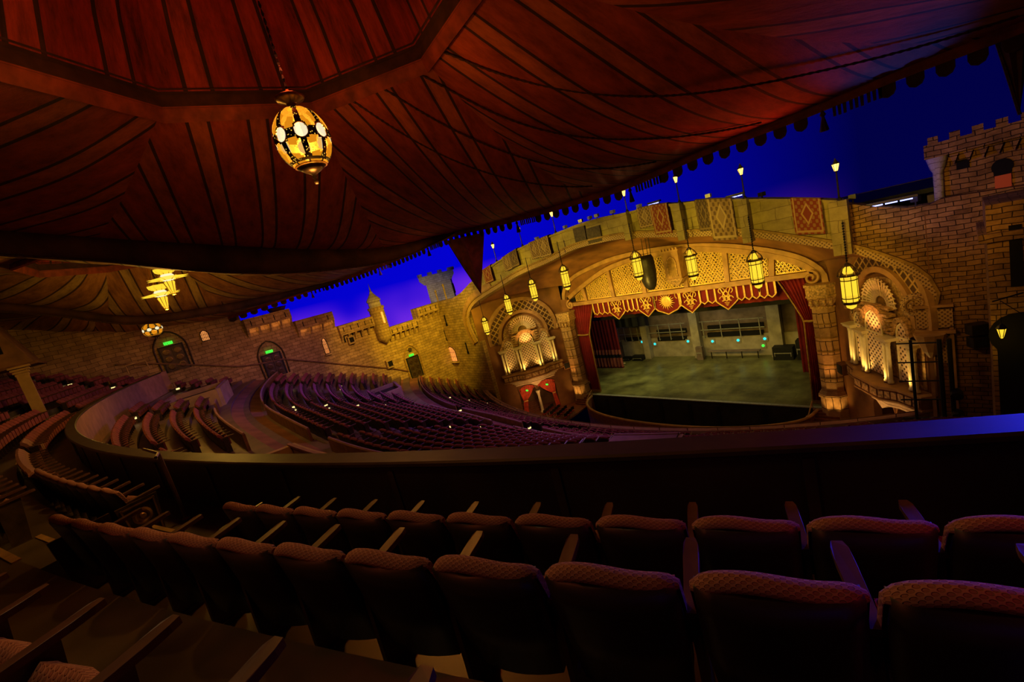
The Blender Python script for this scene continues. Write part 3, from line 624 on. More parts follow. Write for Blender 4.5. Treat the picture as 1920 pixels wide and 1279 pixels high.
# proscenium ----------------------------------------------------------
def proscenium():
    T = thing('proscenium_arch', 'broad gilded arch above the stage with a lattice lunette', 'proscenium arch', (0, 0, 0)); P = STAGE.P
    band(STAGE, INS, 0, .45, -.3, .55).build('inner_moulding', 'arch_band', T)
    mid = offset2(INS, .45); outer = ARCHS
    n = len(mid); m = MB(); m.ribbon([P(ARCHS[i][0], ARCHS[i][1], .25) for i in range(n)], [P(mid[i][0], mid[i][1], .25) for i in range(n)], (0, .5, 0)); m.build('arch_face', 'plaster_brown', T)
    band(STAGE, ARCHS, -.3, .12, 0, .5).build('outer_moulding', 'arch_band', T)
    for s, x, z in ((-1, -11.6, 12.35), (1, 12.45, 12.05)):
        q = MB(); pts = [P(x+s*.0+.55*(1-k/30)*cos(-s*k*.36+pi/2), z+.55*(1-k/30)*sin(-s*k*.36+pi/2), .62) for k in range(26)]; q.tube(pts, .12, 6); q.build('scroll', 'arch_band', T, True)
    MB().box((0.4, -.15, 12.32), (24.4, .8, .42)).build('beam', 'arch_band', T)
    itop = lambda x: smooth_interp(INNER, x)
    ribs = [ay(px, py, 0).x for px, py in ((1099, 548), (1148, 530), (1205, 518), (1283, 500), (1362, 500), (1446, 498))]
    ribs[2] = (ribs[1]+ribs[3])/2-.3
    ed = [-11.2]+ribs+[12.3]
    for k, x in enumerate(ribs): MB().hexa([P(x-.2, 12.5, .1), P(x+.2, 12.5, .1), P(x+.2, 12.5, .38), P(x-.2, 12.5, .38)], [P(x-.2+x*.02, itop(x)+.1, .1), P(x+.2+x*.02, itop(x)+.1, .1), P(x+.2+x*.02, itop(x)+.1, .38), P(x-.2+x*.02, itop(x)+.1, .38)]).build('rib', 'arch_band', T)
    for a, b in zip(ed, ed[1:]):
        a += .2; b -= .2; N_ = 14; zb = 12.55
        xs = [lerp(a, b, i/N_) for i in range(N_+1)]
        pn = MB().ribbon([P(x, max(itop(x)-.02, zb+.02), -.02) for x in xs], [P(x, zb, -.02) for x in xs], (0, .08, 0)).build('lattice_panel', 'screen_gold', T)
        lt = MB(); st = .42
        inside = lambda x, z: a < x < b and zb < z < itop(x)-.05
        for sg in (-1, 1):
            k = -40
            while k < 80:
                c0 = k*st; run = []
                for i in range(90):
                    x = a+(b-a)*i/89; z = zb+sg*(x)*1.5+c0-20*0
                    if inside(x, z): run.append((x, z))
                    elif run: break
                if len(run) > 1: lt.bar(P(*run[0], .06), P(*run[-1], .06), .075, .06)
                k += 1
        fr_ = [(x, zb+.04) for x in xs]+[(x, max(itop(x)-.06, zb+.06)) for x in xs[::-1]]+[(xs[0], zb+.04)]
        lt.tube([P(x, z, .07) for x, z in fr_], .06, 4); lt.build('lattice', 'gold', pn)
    # columns
    for s, wh in ((-1, 'left'), (1, 'right')):
        C_ = thing('proscenium_column', 'banded stone column with carved capital at the %s edge of the stage' % wh, 'column', (s*13.0, -.55, 0), 0, 'stage columns')
        def octo(w, z0, z1, mb, w2=None):
            w2 = w2 or w; o8 = lambda W_, z: [(W_*x, W_*y*.8, z) for x, y in ((-.5, .5), (-.5, -.22), (-.22, -.5), (.22, -.5), (.5, -.22), (.5, .5))]
            mb.rings([o8(w, z0), o8(w2, z1)])
        b = MB(); octo(2.0, 0, .3, b); octo(1.85, .3, 2.1, b, 1.75); octo(2.0, 2.1, 2.35, b); octo(1.8, 2.35, 2.6, b, 1.6); b.build('base', 'column_stone', C_)
        b = MB(); octo(1.5, 2.6, 9.6, b); b.build('shaft', 'column_stone', C_)
        b = MB()
        for z in (3.75, 4.9, 6.05, 7.2, 8.35): octo(1.56, z-.04, z+.05, b)
        b.build('joint_rings', 'gold_dark', C_)
        b = MB(); octo(1.65, 9.6, 9.75, b); octo(1.5, 9.75, 10.5, b, 1.95); octo(2.1, 10.5, 10.65, b); octo(2.0, 10.65, 11.35, b); octo(2.2, 11.35, 11.55, b); cp = b.build('capital', 'carved', C_)
        k = MB()
        for dx in (-.6, -.2, .2, .6): k.lathe([(.02, 9.85), (.16, 10.0), (.10, 10.3), (.2, 10.45)], 8, Matrix.Translation((dx*1.1, -.82, 0)))
        k.build('leaf_carving', 'carved', cp)
        for dx in (-.5, .5): lamp('column_uplight', 'SPOT', (s*13.0+dx*1.1, -2.0, .5), 170, (1, .55, .12), .1, (s*13.0+dx*.5, -.9, 4.2), 75, .9)
        lamp('column_uplight', 'SPOT', (s*13.0, -2.2, 2.9), 330, (1, .45, .10), .1, (s*13.0, -.9, 8.0), 60, .9)
        m = MB(); m.box((s*14.9-s*.0, -.3, 5.5), (.1, .1, .1)) if False else None
proscenium()

# stage ----------------------------------------------------------------
def stage():
    struct('floor_stage', MB().hexa([(-26, -.3, .55), (19, -.3, .55), (19, 14.3, .55), (-26, 14.3, .55)], [(-26, -.3, .9), (19, -.3, .9), (19, 14.3, .9), (-26, 14.3, .9)]), 'stage_floor')
    m = MB().hexa([(-12.4, -.55, -2), (12.4, -.55, -2), (12.4, -.3, -2), (-12.4, -.3, -2)], [(-12.4, -.55, .9), (12.4, -.55, .9), (12.4, -.3, .9), (-12.4, -.3, .9)]); struct('wall_pit_back', m, 'pit_dark')
    m = MB()
    for x in (-9.5, -7.4, -2.6, .6, 3.4, 7.6): m.box((x, -.6, -.7), (.35, .08, 2.4))
    struct('trim_10', m, 'black'); struct('trim_11', MB().box((0, -.5, .93), (24.8, .35, .08)), 'grey_metal')
    struct('wall_stage_back', MB().hexa([(-27, 14, 0), (20, 14, 0), (20, 14.4, 0), (-27, 14.4, 0)], [(-27, 14, 17), (20, 14, 17), (20, 14.4, 17), (-27, 14.4, 17)]), 'concrete_dark')
    struct('wall_stage_left', MB().box((-26.5, 7, 8), (.4, 15, 17)), 'black'); struct('wall_stage_right', MB().box((19.5, 7, 8), (.4, 15, 17)), 'concrete_dark')
    struct('ceiling_stage', MB().box((-3.5, 7.2, 16.8), (47, 14.6, .3)), 'black')
    # house curtain wall above the opening from behind
    struct('wall_stage_header', MB().box((0, .75, 14.4), (27, .2, 4.4)), 'black')
    # dado, piers and slots of the back wall
    q = lambda px, py, Y=13.8: ay(px, py, Y)
    a, b = q(1206, 668), q(1440, 668)
    struct('trim_12', MB().hexa([(a.x-3, 13.7, .9), (b.x+6, 13.7, .9), (b.x+6, 14, .9), (a.x-3, 14, .9)], [(a.x-3, 13.7, 3.6), (b.x+6, 13.7, 3.6), (b.x+6, 14, 3.6), (a.x-3, 14, 3.6)]), 'concrete')
    for i, (px, w) in enumerate(((1217, .9), (1312, 1.0), (1461, 1.3))):
        x = q(px, 640).x; tag(MB().box((x, 13.2, 7.5), (w, .9, 15)).build('stage_pier', 'concrete'), 'concrete pier on the back wall of the stage, %s from the left' % ORD[i], 'pier', 'stage back piers')
    for i, (p0, p1) in enumerate((((1230, 617), (1287, 626)), ((1232, 631), (1289, 640)), ((1325, 607), (1432, 618)), ((1325, 621), (1432, 632)), ((1170, 632), (1203, 641)))):
        u, v = q(*p0, 13.6), q(*p1, 13.6); z = (u.z+v.z)/2
        struct('window_%d' % (i+1), MB().box(((u.x+v.x)/2, 13.75, z), (v.x-u.x, .3, .55)), 'dark_void')
    n = 1
    for (x0, x1) in ((q(1215, 640).x, q(1292, 640).x), (q(1318, 640).x, q(1440, 640).x), (q(1160, 640).x, q(1208, 640).x)):
        m = MB()
        for z in (4.5, 5.6): m.bar((x0, 13.3, z), (x1, 13.3, z), .09)
        for k in range(4): xx = lerp(x0+.5, x1-.5, k/3); m.bar((xx, 13.3, 3.4), (xx, 13.3, 5.7), .09); m.bar((xx, 13.3, 3.5), (xx, 13.72, 3.5), .07)
        tag(m.build('pipe_rail', 'grey_metal'), 'grey pipe rail across the %s slotted window of the stage back wall' % ('left', 'right', 'leftmost')[n-1], 'rail', 'back wall rails'); n += 1
    for i, (px, py, mm) in enumerate(((1204, 641, 'cyan_lamp'), (1228, 645, 'cyan_lamp'), (1290, 640, 'cyan_lamp'), (1336, 640, 'cyan_lamp'), (1384, 638, 'cyan_lamp'), (1434, 635, 'cyan_lamp'), (1431, 648, 'exit_green'))):
        p = q(px, py, 13.6); t = thing('control_box', '%s glowing on the back wall of the stage, %s from the left' % ('small cyan lamp box' if i < 6 else 'tiny green lamp', ORD[i]), 'lamp box', (p.x, 13.6 if i not in (1, ) else 13.6, p.z), 0, 'stage back lamps')
        MB().box((0, .04, 0), (.62, .1, .62)).build('housing', 'grey_metal', t); MB().lathe([(.16, 0), (.16, .06), (.08, .1)], 10, Matrix.Rotation(pi/2, 4, 'X')).build('lens', mm, t)
    # clutter along the back wall
    for i, (px, py, w, d, h, mm, lab, cat, nm) in enumerate(((1197, 666, 1.6, .9, .7, 'black', 'low black equipment case by the stage back wall', 'case', 'equipment_case'), (1176, 667, 1.1, .7, .5, 'black', 'small dark case left of the black equipment case', 'case', 'equipment_case'), (1470, 655, 2.0, 1.2, 1.5, 'black', 'dark equipment rack at the right of the stage', 'rack', 'equipment_rack'), (1504, 650, .9, 1.1, 2.2, 'black', 'tall dark equipment rack beside the right stage curtain', 'rack', 'equipment_rack'), (1312, 655, .8, .5, 1.7, 'concrete_dark', 'narrow cabinet at the foot of the second pier', 'cabinet', 'cabinet'))):
        p = ay(px, py, 12.4); t = thing(nm, lab, cat, (p.x, 12.3, .9)); MB().box((0, 0, h/2), (w, d, h)).build('body', mm, t)
        MB().box((0, -d/2-.01, h*.55), (w*.85, .03, h*.06)).build('edge_strip', 'grey_metal', t)
        m = MB()
        for sx in (-.4, .4): m.bar((sx*w, -d/2-.03, h*.3), (sx*w, -d/2-.03, h*.6), .05)
        m.build('handle', 'grey_metal', t)
    for i, px in enumerate((1150, 1158, 1166)):
        p = ay(px, 664, 9.5); t = thing('folding_stool', 'pale folding stool at the foot of the masking curtain, %s from the left' % ORD[i], 'stool', (p.x, 9.5, .9), i*.5)
        MB().box((0, 0, .5), (.4, .35, .05)).build('seat', 'cream', t)
        for a_ in (-1, 1): MB().bar((a_*.17, -.15, 0), (-a_*.17, .15, .48), .03).build('leg', 'cream', t)
    # long low trestle by the right bay
    p0, p1 = q(1328, 658, 12.5), q(1425, 656, 12.5); t = thing('trestle_table', 'long low dark trestle along the right bay of the back wall', 'trestle', ((p0.x+p1.x)/2, 12.6, .9)); L_ = (p1.x-p0.x)
    MB().box((0, 0, 1.0), (L_, .6, .1)).build('table_top', 'concrete_dark', t)
    for s in (-.45, -.15, .15, .45): MB().bar((s*L_, 0, 0), (s*L_, 0, .95), .1).build('leg', 'dark_metal', t)
stage()

def pleated(name, rowsf, ncol, nrow, amp, freq, mat, fr=STAGE, d0=0., parent=None, uvk=1):
    """hanging cloth: rowsf(t) gives left s, right s, z"""
    rows = []
    for j in range(nrow+1):
        a, b, z = rowsf(j/nrow); rows.append([fr.P(lerp(a, b, i/ncol), z if not callable(z) else z(i/ncol), d0+amp*sin(i*freq)+amp*.4*sin(i*freq*2.3+1)) for i in range(ncol+1)])
    return MB().grid(rows).build(name, mat, parent, True)
def curtains():
    for s, lab, it, ig, ib, og, ot in ((-1, 'red velvet stage curtain tied back at the left column', -8.75, -10.55, -10.75, -12.2, -12.5), (1, 'red velvet stage curtain tied back at the right column', 9.5, 11.35, 11.25, 12.3, 12.7)):
        def rf(t, it=it, ig=ig, ib=ib, og=og, ot=ot):
            z = lerp(12.5, 1.0, t)
            if t < .36: u = t/.36; return lerp(ot, og, u), lerp(it, ig, u**.85), z
            u = (t-.36)/.64; return lerp(og, ot, min(1, u*2.5)), lerp(ig, ib, u), z
        o = pleated('stage_curtain', rf, 60, 26, .12, .95, 'velvet_red', d0=-.45); tag(o, lab, 'curtain', 'main stage curtains')
        pts = [STAGE.P(rf(i/26)[1], rf(i/26)[2], -.36) for i in range(27)]; MB().tube(pts, .07, 5).build('braid_trim', 'gold_dark', o, True)
        g = rf(.36); MB().tube([STAGE.P(lerp(g[0], g[1], i/8), g[2]-.05*sin(i/8*pi), -.22) for i in range(9)], .1, 6).build('tieback', 'gold_dark', o)
        fr_ = MB()
        for i in range(14): x = lerp(rf(1)[0], rf(1)[1], i/13); fr_.tube([STAGE.P(x, 1.25, -.3), STAGE.P(x, .95, -.3)], [.04, .07], 5)
        fr_.build('fringe', 'gold_dark', o)
    # valance
    x0, x1 = -8.9, 9.7; T = MB(); em = [ay(px, 575, .5).x for px in (1161, 1217, 1256, 1301, 1369)]
    zt = 12.45
    # bottom outline
    prof = []
    edges = [x0]
    segs = []
    marks = sorted([(x, 'e' if i != 2 else 's') for i, x in enumerate(em)])
    cur = x0
    for x, k in marks:
        w = .95 if k == 'e' else 1.35
        segs.append(('n', cur, x-w)); segs.append((k, x-w, x+w)); cur = x+w
    segs.append(('n', cur, x1))
    out = [(x0, 10.75)]; golds = []
    for k, a, b in segs:
        if k == 'n':
            n = max(1, round((b-a)/.62))
            for i in range(n):
                u, v = lerp(a, b, i/n), lerp(a, b, (i+1)/n); out += [(u, 10.95), ((u+v)/2, 10.68), (v, 10.95)]; golds += [u, v, ]
        elif k == 'e': out += [(a, 10.8), (a+.25, 10.55), ((a+b)/2, 9.95), (b-.25, 10.55), (b, 10.8)]; golds += [a, b]
        else: out += [(a, 10.75), (a+.35, 10.42), (a+.8, 10.25), ((a+b)/2, 10.0), (b-.8, 10.25), (b-.35, 10.42), (b, 10.75)]; golds += [a, b]
    xs = [lerp(x0, x1, i/260) for i in range(261)]
    def zlow(x):
        for (a, za), (b, zb) in zip(out, out[1:]):
            if a <= x <= b and b > a: return lerp(za, zb, (x-a)/(b-a))
        return 10.9
    rows = [[STAGE.P(x, zt, -.12+.02*sin(x*20)) for x in xs], [STAGE.P(x, zlow(x), -.12+.02*sin(x*20)) for x in xs]]
    V = MB().grid(rows).build('stage_valance', 'velvet_red'); tag(V, 'red velvet valance with gold stripes, emblems and a sun along the stage opening', 'valance')
    m = MB().tube([STAGE.P(x, z, .0) for x, z in out], .065, 5)
    for x in sorted(set(round(g, 3) for g in golds)): m.box((x, -.02, (zt+zlow(x))/2), (.15, .05, zt-zlow(x)-.03))
    m.build('gold_trim', 'gold', V)
    for i, x in enumerate(em):
        m = MB()
        if i == 2:
            m.lathe([(.5, 0), (.5, .06), (.3, .1)], 20, STAGE.M(x, 11.35, -.03) @ Matrix.Rotation(pi/2, 4, 'X'))
            for k in range(20): a = k*pi/10; r1 = .92 if k % 2 else .8; m.prism([STAGE.P(x+.48*cos(a-.12), 11.35+.48*sin(a-.12), .02), STAGE.P(x+r1*cos(a+.05), 11.35+r1*sin(a+.05), .02), STAGE.P(x+.48*cos(a+.12), 11.35+.48*sin(a+.12), .02)], STAGE.n*.03)
            for s in (-1, 1): m.tube([STAGE.P(x+s*(1.12+.16*cos(a)), 11.85+.3*sin(a)*1., .0) for a in [j*.45 for j in range(12)]], .045, 4)
            m.build('sun_emblem', 'gold', V)
        else:
            for s in (-1, 1):
                m.tube([STAGE.P(x+s*(.62-.9*t), 12.1-1.3*t+.1*sin(t*9), .02) for t in [j/12 for j in range(13)]], .06, 5)
                m.tube([STAGE.P(x+s*(.34+.28*cos(a)), 11.75+.26*sin(a), .02) for a in [j*.5-1.2 for j in range(11)]], .05, 4)
                m.tube([STAGE.P(x+s*(.34+.26*cos(a)), 11.0+.22*sin(a), .02) for a in [j*.5 for j in range(11)]], .05, 4)
                m.tube([STAGE.P(x+s*(.30*sin(t*pi)), 11.7-.95*t, .03) for t in [j/8 for j in range(9)]], .05, 4)
            for k in range(3): m.bar(STAGE.P(x-.22+.07*k, 10.62-.13*k, .02), STAGE.P(x+.22-.07*k, 10.62-.13*k, .02), .05)
            m.build('scroll_emblem', 'gold', V)
    o = pleated('back_valance', lambda t: (-12.3, 12.4, lerp(12.5, 10.15, t)), 180, 3, .1, .9, 'velvet_maroon', d0=-1.0); tag(o, 'dark maroon pleated border hanging behind the gold striped valance', 'valance')
    o = pleated('border_cloth', lambda t: (-13, 13, lerp(16.66, 9.3, t)), 40, 2, .05, .9, 'black', d0=-3.0); tag(o, 'black border cloth hanging behind the maroon border', 'border')
    # masking leg at stage left with its pink hem
    a, b = ay(1104, 600, 9), ay(1163, 640, 9)
    o = pleated('masking_curtain', lambda t: (a.x-.5, b.x-.3, lerp(16.66, .91, t)), 60, 6, .12, .9, 'velvet_red', d0=-9.); tag(o, 'dark red masking curtain with banded hem inside the stage at left', 'curtain')
    for z0, z1, mm, nm in ((3.6, 2.9, 'velvet_pink', 'hem_band'), (2.9, 2.4, 'black', 'hem_band'), (2.4, 1.1, 'velvet_pink', 'hem_band')): pleated(nm, lambda t, z0=z0, z1=z1: (a.x-.5, b.x-.3, lerp(z0, z1, t)), 60, 1, .12, .9, mm, d0=-8.93, parent=o)
    c, d = ay(1165, 600, 11), ay(1216, 600, 11)
    o = pleated('black_leg', lambda t: (c.x-1, d.x, lerp(16.66, 6.2, t)), 30, 2, .1, .9, 'black', d0=-11.); tag(o, 'black cloth leg hanging over the stage back wall at left', 'curtain')
    c = ay(1505, 640, 8)
    o = pleated('masking_curtain', lambda t: (c.x-.3, c.x+.5, lerp(16.66, .91, t)), 16, 4, .1, .9, 'velvet_red', d0=-8.); tag(o, 'narrow dark red masking curtain beyond the right stage curtain', 'curtain')
curtains()

# pulpit and speaker cluster hung before the lunette
def pulpit():
    p = ay(1262, 500, -1.2); t = thing('hanging_oriel', 'ornate wooden oriel with an arched window hung before the lattice lunette', 'oriel', (p.x, -1.3, p.z))
    MB().box((0, .3, .1), (1.5, .9, 2.6)).build('body', 'arch_band', t)
    a = [(-.42, -.9), (.42, -.9), (.42, .35), (.3, .75), (0, .95), (-.3, .75), (-.42, .35)]
    MB().prism([(s, -.17, z) for s, z in a], (0, -.06, 0)).build('window_pane', 'gold_dark', t); MB().tube([(s, -.2, z) for s, z in a+[a[0]]], .07, 5).build('window_frame', 'carved', t)
    b = MB().box((0, .25, 1.5), (1.8, 1.2, .16))
    for k in range(6): b.box((-.75+k*.3, -.25, 1.68), (.17, .2, .2))
    b.build('crenellation', 'arch_band', t)
    MB().rings([[(x*w, y*w*.6+.3, z) for x, y in ((-.5, -.5), (.5, -.5), (.5, .5), (-.5, .5))] for w, z in ((1.8, -1.15), (1.5, -1.3), (1.0, -1.6), (.3, -1.9))]).build('corbel', 'carved', t)
    p = ay(1218, 508, -3.5); t = thing('speaker_cluster', 'dark curved speaker cluster hanging on cables beside the oriel', 'speaker', (p.x, -3.5, p.z))
    R = [[(.9*cos(-.2-i*.3)*w-.1, .9*sin(-.2-i*.3)*w, z) for i in range(10)] for w, z in ((.7, 1.5), (.9, 1.1), (.95, 0), (.85, -.8), (.65, -1.4), (.3, -1.75))]; MB().rings(R).build('cabinet', 'dark_metal', t, True)
    for x in (-.3, .1, .4): MB().tube([(x, 0, 1.1), (x, .2, topz(p.x)-p.z+.0-1)], .03, 4).build('cable', 'black', t)
pulpit()

# pit, orchestra floor -------------------------------------------------
def az(x, y, z): d = ray(x, y); return EYE + d*((z-EYE.z)/d.z)
def pit():
    struct('floor_orchestra', MB().hexa([(-19, -22, -.2), (20, -22, -.2), (20, .1, -.2), (-19, .1, -.2)], [(-19, -22, 0), (20, -22, 0), (20, -5.6, 0), (-19, -5.6, 0)]) if False else MB().box((0, -14.2, -.1), (44, 16, .2)).box((-16.5, -3.2, -.1), (10, 6.2, .2)).box((16.8, -3.2, -.1), (8.5, 6.2, .2)), 'stair_wood')
    struct('floor_base', MB().box((0, -10, -2.35), (62, 42, .2)), 'pit_dark'); struct('floor_pit', MB().box((0, -3.4, -2.1), (24.6, 6, .2)), 'pit_dark')
    c = [(-11.4, -.6), (-11.2, -1.6), (-10.6, -2.9), (-8.8, -4.4), (-6, -5.5), (-2, -6.1), (2, -6.1), (6, -5.5), (9.2, -4.3), (11.2, -2.7), (11.8, -.6)]
    sm = resample(c, 40); m = MB(); m.ribbon([(x, y, .75) for x, y in sm], [(x, y, -2) for x, y in sm], (.0, -.22, 0)); T = thing('pit_rail', 'curved wooden rail wall round the orchestra pit', 'pit rail'); m.build('wall_panel', 'stair_wood', T)
    MB().tube([(x, y-.1, .8) for x, y in sm], .14, 6).build('cap', 'arch_band', T, True)
    for s, lab in ((-1, 'left'), (1, 'right')):
        t = thing('stage_steps', 'dark wooden steps climbing to the %s end of the stage' % lab, 'steps', (s*12.4, 0, 0)); 
        for k in range(5): MB().box((0, -.75-.3*(4-k)/1.0*.75, .09+k*.18), (1.9, .3, .18)).build('step', 'stair_wood', t)
        MB().tube([(-s*1.0, -.55, 1.5), (-s*1.05, -1.9, .85), (-s*1.2, -2.1, .75)], .05, 6).build('handrail', 'arch_band', t)
        MB().bar((-s*1.0, -.6, .9), (-s*1.0, -.6, 1.5), .06).build('baluster', 'arch_band', t)
    # loose chairs in the pit and on the floor below the organ
    m0 = thing('pit_chair', 'small dark folding chair in the pit, first row from the stage side, first from left', 'chair', (-9.2, -3.0, -2.0), .5, 'pit chairs')
    MB().box((0, 0, .45), (.42, .42, .06)).build('seat', 'velvet_maroon', m0); MB().box((0, -.2, .85), (.42, .05, .35)).build('backrest', 'dark_metal', m0)
    for sx in (-.18, .18):
        for sy in (-.18, .18): MB().bar((sx, sy, 0), (sx, sy, .45), .03).build('leg', 'grey_metal', m0)
    k = 0
    for j in range(3):
        for i in range(7):
            if i == 0 and j == 0: continue
            x = -9.6+i*.68+j*.35; yy = -3.0-i*.30+j*.65; copy_tree(m0, (x, yy+.35, -2.0), .5, 'small dark folding chair in the pit, %s row, %s from the left' % (ORD[j], ORD[i]))
    for r in range(4):
        for i in range(4):
            x = -15.6+r*1.15+i*.12; y = -3.6-i*.6-r*.10
            o = copy_tree(m0, (x+.4, y-.6, 0), 1.3, 'dark folding chair on the floor below the organ screen, %s row from left, %s chair' % (ORD[r], ORD[i]), 'floor chairs')
pit()
# ================================================================== LEFT CASTLE WALL
def left_wall():
    # stepped top, surveyed heights
    steps = [(-62, 33), (-40, 33), (-36, 27), (-33.0, 27), (-33.0, 21.2), (-30.6, 21.2), (-30.6, 19.98), (-26.3, 19.98), (-26.3, 18.62), (-22.3, 18.62), (-22.3, 16.92), (-16.8, 16.92), (-16.8, 15.1), (-12.45, 15.1), (-12.45, 16.33), (-9, 16.33)]
    poly = [LWALL.P(-62, 0)]+[LWALL.P(y, z) for y, z in steps]+[LWALL.P(-9, 0)]
    struct('wall_left', MB().prism(poly, (-.8, 0, 0)), 'wall_stone')
    # projecting battlement galleries on corbels
    def gallery(y0, y1, z0, z1, n, label, lit):
        t = thing('battlement', label, 'battlement', (0, 0, 0), 0, 'castle wall battlements'); P = LWALL.P
        m = MB(); m.hexa([P(y0, z0, 0), P(y1, z0, 0), P(y1, z0, .55), P(y0, z0, .55)], [P(y0, z1, 0), P(y1, z1, 0), P(y1, z1, .55), P(y0, z1, .55)]); m.build('gallery_face', 'wall_stone', t)
        w = (y1-y0)/n
        for i in range(n+1):
            y = lerp(y0+.12, y1-.12, i/n); c = MB().hexa([P(y-.1, z0-.75, 0), P(y+.1, z0-.75, 0), P(y+.1, z0-.75, .12), P(y-.1, z0-.75, .12)], [P(y-.1, z0, 0), P(y+.1, z0, 0), P(y+.1, z0, .5), P(y-.1, z0, .5)])
            c.build('corbel', 'wall_stone', t)
        for i in range(n):
            y = lerp(y0, y1, (i+.5)/n); s = MB().hexa([P(y-.04, z1-.75, .54), P(y+.04, z1-.75, .54), P(y+.04, z1-.75, .57), P(y-.04, z1-.75, .57)], [P(y-.04, z1-.25, .54), P(y+.04, z1-.25, .54), P(y+.04, z1-.25, .57), P(y-.04, z1-.25, .57)])
            s.build('arrow_slit', 'dark_void', t)
        if lit:
            for i in range(n):
                y = lerp(y0, y1, (i+.5)/n); lamp('corbel_light', 'AREA', P(y, z0-.03, .28), 3.2, (1, .42, .12), w*.7, P(y, z0-1, .05), size_y=.2)
    gallery(-30.5, -26.35, 19.05, 20.0, 4, 'highest battlement step with glowing recesses beneath, nearest the canopy', True)
    gallery(-26.2, -22.35, 17.7, 18.64, 3, 'second battlement step with three glowing recesses below it', True)
    gallery(-22.2, -18.0, 15.85, 16.94, 5, 'low battlement run left of the slim minaret', False)
    gallery(-16.7, -12.5, 14.25, 15.12, 6, 'lowest battlement run right of the slim minaret', False)
    gallery(-12.4, -9.2, 15.3, 16.35, 4, 'battlement step above the pointed door niche', False)
    # minaret
    t = thing('minaret', 'slim round minaret with pointed cap rising from the castle wall', 'minaret', (-25.7, -17.35, 13.9))
    MB().lathe([(.1, -.5), (.35, -.2), (.75, .1), (.85, .3), (.85, 3.6), (.95, 3.7), (.95, 3.9), (.8, 3.95)], 14).build('shaft', 'wall_stone', t, True)
    MB().lathe([(.7, 3.9), (.68, 4.5), (.8, 4.6), (.78, 4.75), (.6, 5.0), (.5, 5.1), (.22, 5.5), (.1, 5.8), (.05, 6.2), (.01, 6.7)], 12).build('pointed_cap', 'tower_stone', t)
    MB().box((.84, .1, 2.6), (.08, .22, 1.3)).build('slit_window', 'lit_window', t)
    # distant tower beyond the wall
    t = thing('castle_tower', 'pale square castle tower standing beyond the left wall', 'tower', (0, 0, 0)); m = MB()
    m.hexa([(-34, -4.6, 8), (-32, -1.4, 8), (-35.5, 1.5, 8), (-37.5, -1.7, 8)], [(-34, -4.4, 19), (-32.2, -1.2, 19), (-35.7, 1.7, 19), (-37.5, -1.5, 19)]); m.build('shaft', 'tower_stone', t)
    c = MB().hexa([(-34.1, -4.6, 18.6), (-32, -1.1, 18.6), (-35.8, 1.9, 18.6), (-37.7, -1.7, 18.6)], [(-34.3, -5.2, 19.3), (-31.5, -.8, 19.3), (-36, 2.3, 19.3), (-38, -1.7, 19.3)]); c.hexa([(-34.3, -5.2, 19.3), (-31.5, -.8, 19.3), (-36, 2.3, 19.3), (-38, -1.7, 19.3)], [(-34.3, -5.2, 19.9), (-31.5, -.8, 19.9), (-36, 2.3, 19.9), (-38, -1.7, 19.9)])
    for k in range(7):
        for (a, b) in (((-34.3, -5.2), (-31.5, -.8)), ((-31.5, -.8), (-36, 2.3))):
            u = (k+.5)/7; x, y = lerp(a[0], b[0], u), lerp(a[1], b[1], u)
            if k % 2 == 0: c.box((x-.2, y, 20.1), (.5, .5, .45))
    c.build('parapet', 'tower_stone', t)
    MB().prism([(-33.75, 0, z) for z in (0,)][:0]+[(-33.1+.02, -.55+.0, 16.4), (-33.9, .15, 16.4), (-33.9, .15, 17.4), (-33.5, -.2, 17.9), (-33.1, -.55, 17.4)], (.15, .2, 0)).build('arched_opening', 'dark_void', t)
    lamp('tower_light', 'SPOT', (-28, -8, 16.0), 420, (.45, .5, 1), .4, (-34.5, -1.8, 18.5), 70)
    for i, (px, py, py2) in enumerate(((836, 533, 556), (820, 545, 560))):
        p = ay(px, py2, -8.5); q = ay(px, py, -8.5); p.z = topz(p.x)-.7; tag(MB().lathe([(.14, 0), (.14, .2), (.09, .3), (.09, q.z-p.z-.2), (.18, q.z-p.z-.1), (.05, q.z-p.z+.15)], 8, Matrix.Translation((p.x, -8.5, p.z))).build('chimney_pot', 'wall_stone'), ('tall slim stone finial lit gold on the wall before the far tower', 'shorter stone finial beside the tall one on the left wall')[i], 'finial')
    # doors with exit signs
    for i, (yc, zb, w, h) in enumerate(((-36.3, 17.2, 1.55, 2.1), (-29.2, 13.95, 1.55, 2.2), (-14.6, 8.3, 1.45, 2.5))):
        wh = ('uppermost exit door, at the top of the left wall', 'middle exit door on the left wall above the purple seats', 'lowest exit door, under the pointed niche of the left wall')[i]
        t = thing('exit_door', 'dark panelled double '+wh, 'door', (-25.96, yc, zb), pi/2, 'left wall exits')
        for s in (-1, 1):
            l = MB().box((s*w/4, -.03, h/2), (w/2-.03, .08, h)).build('door_leaf', 'gate_dark', t); m = MB()
            for z in (.2, .5, .8): m.lathe([(w*.17, 0), (w*.17, .04), (w*.12, .05), (w*.12, .02)], 14, Matrix.Translation((s*w/4, -.07, h*z)) @ Matrix.Rotation(pi/2, 4, 'X'))
            m.build('round_panel', 'bronze', l)
        m = MB().box((-w/2-.06, -.04, h/2), (.12, .14, h)).box((w/2+.06, -.04, h/2), (.12, .14, h)).box((0, -.04, h+.06), (w+.24, .14, .12)); m.build('door_frame', 'black', t)
        s = MB().box((-.05, -.12, h+.32), (.62, .08, .24)).build('exit_sign', 'exit_green', t); x = MB()
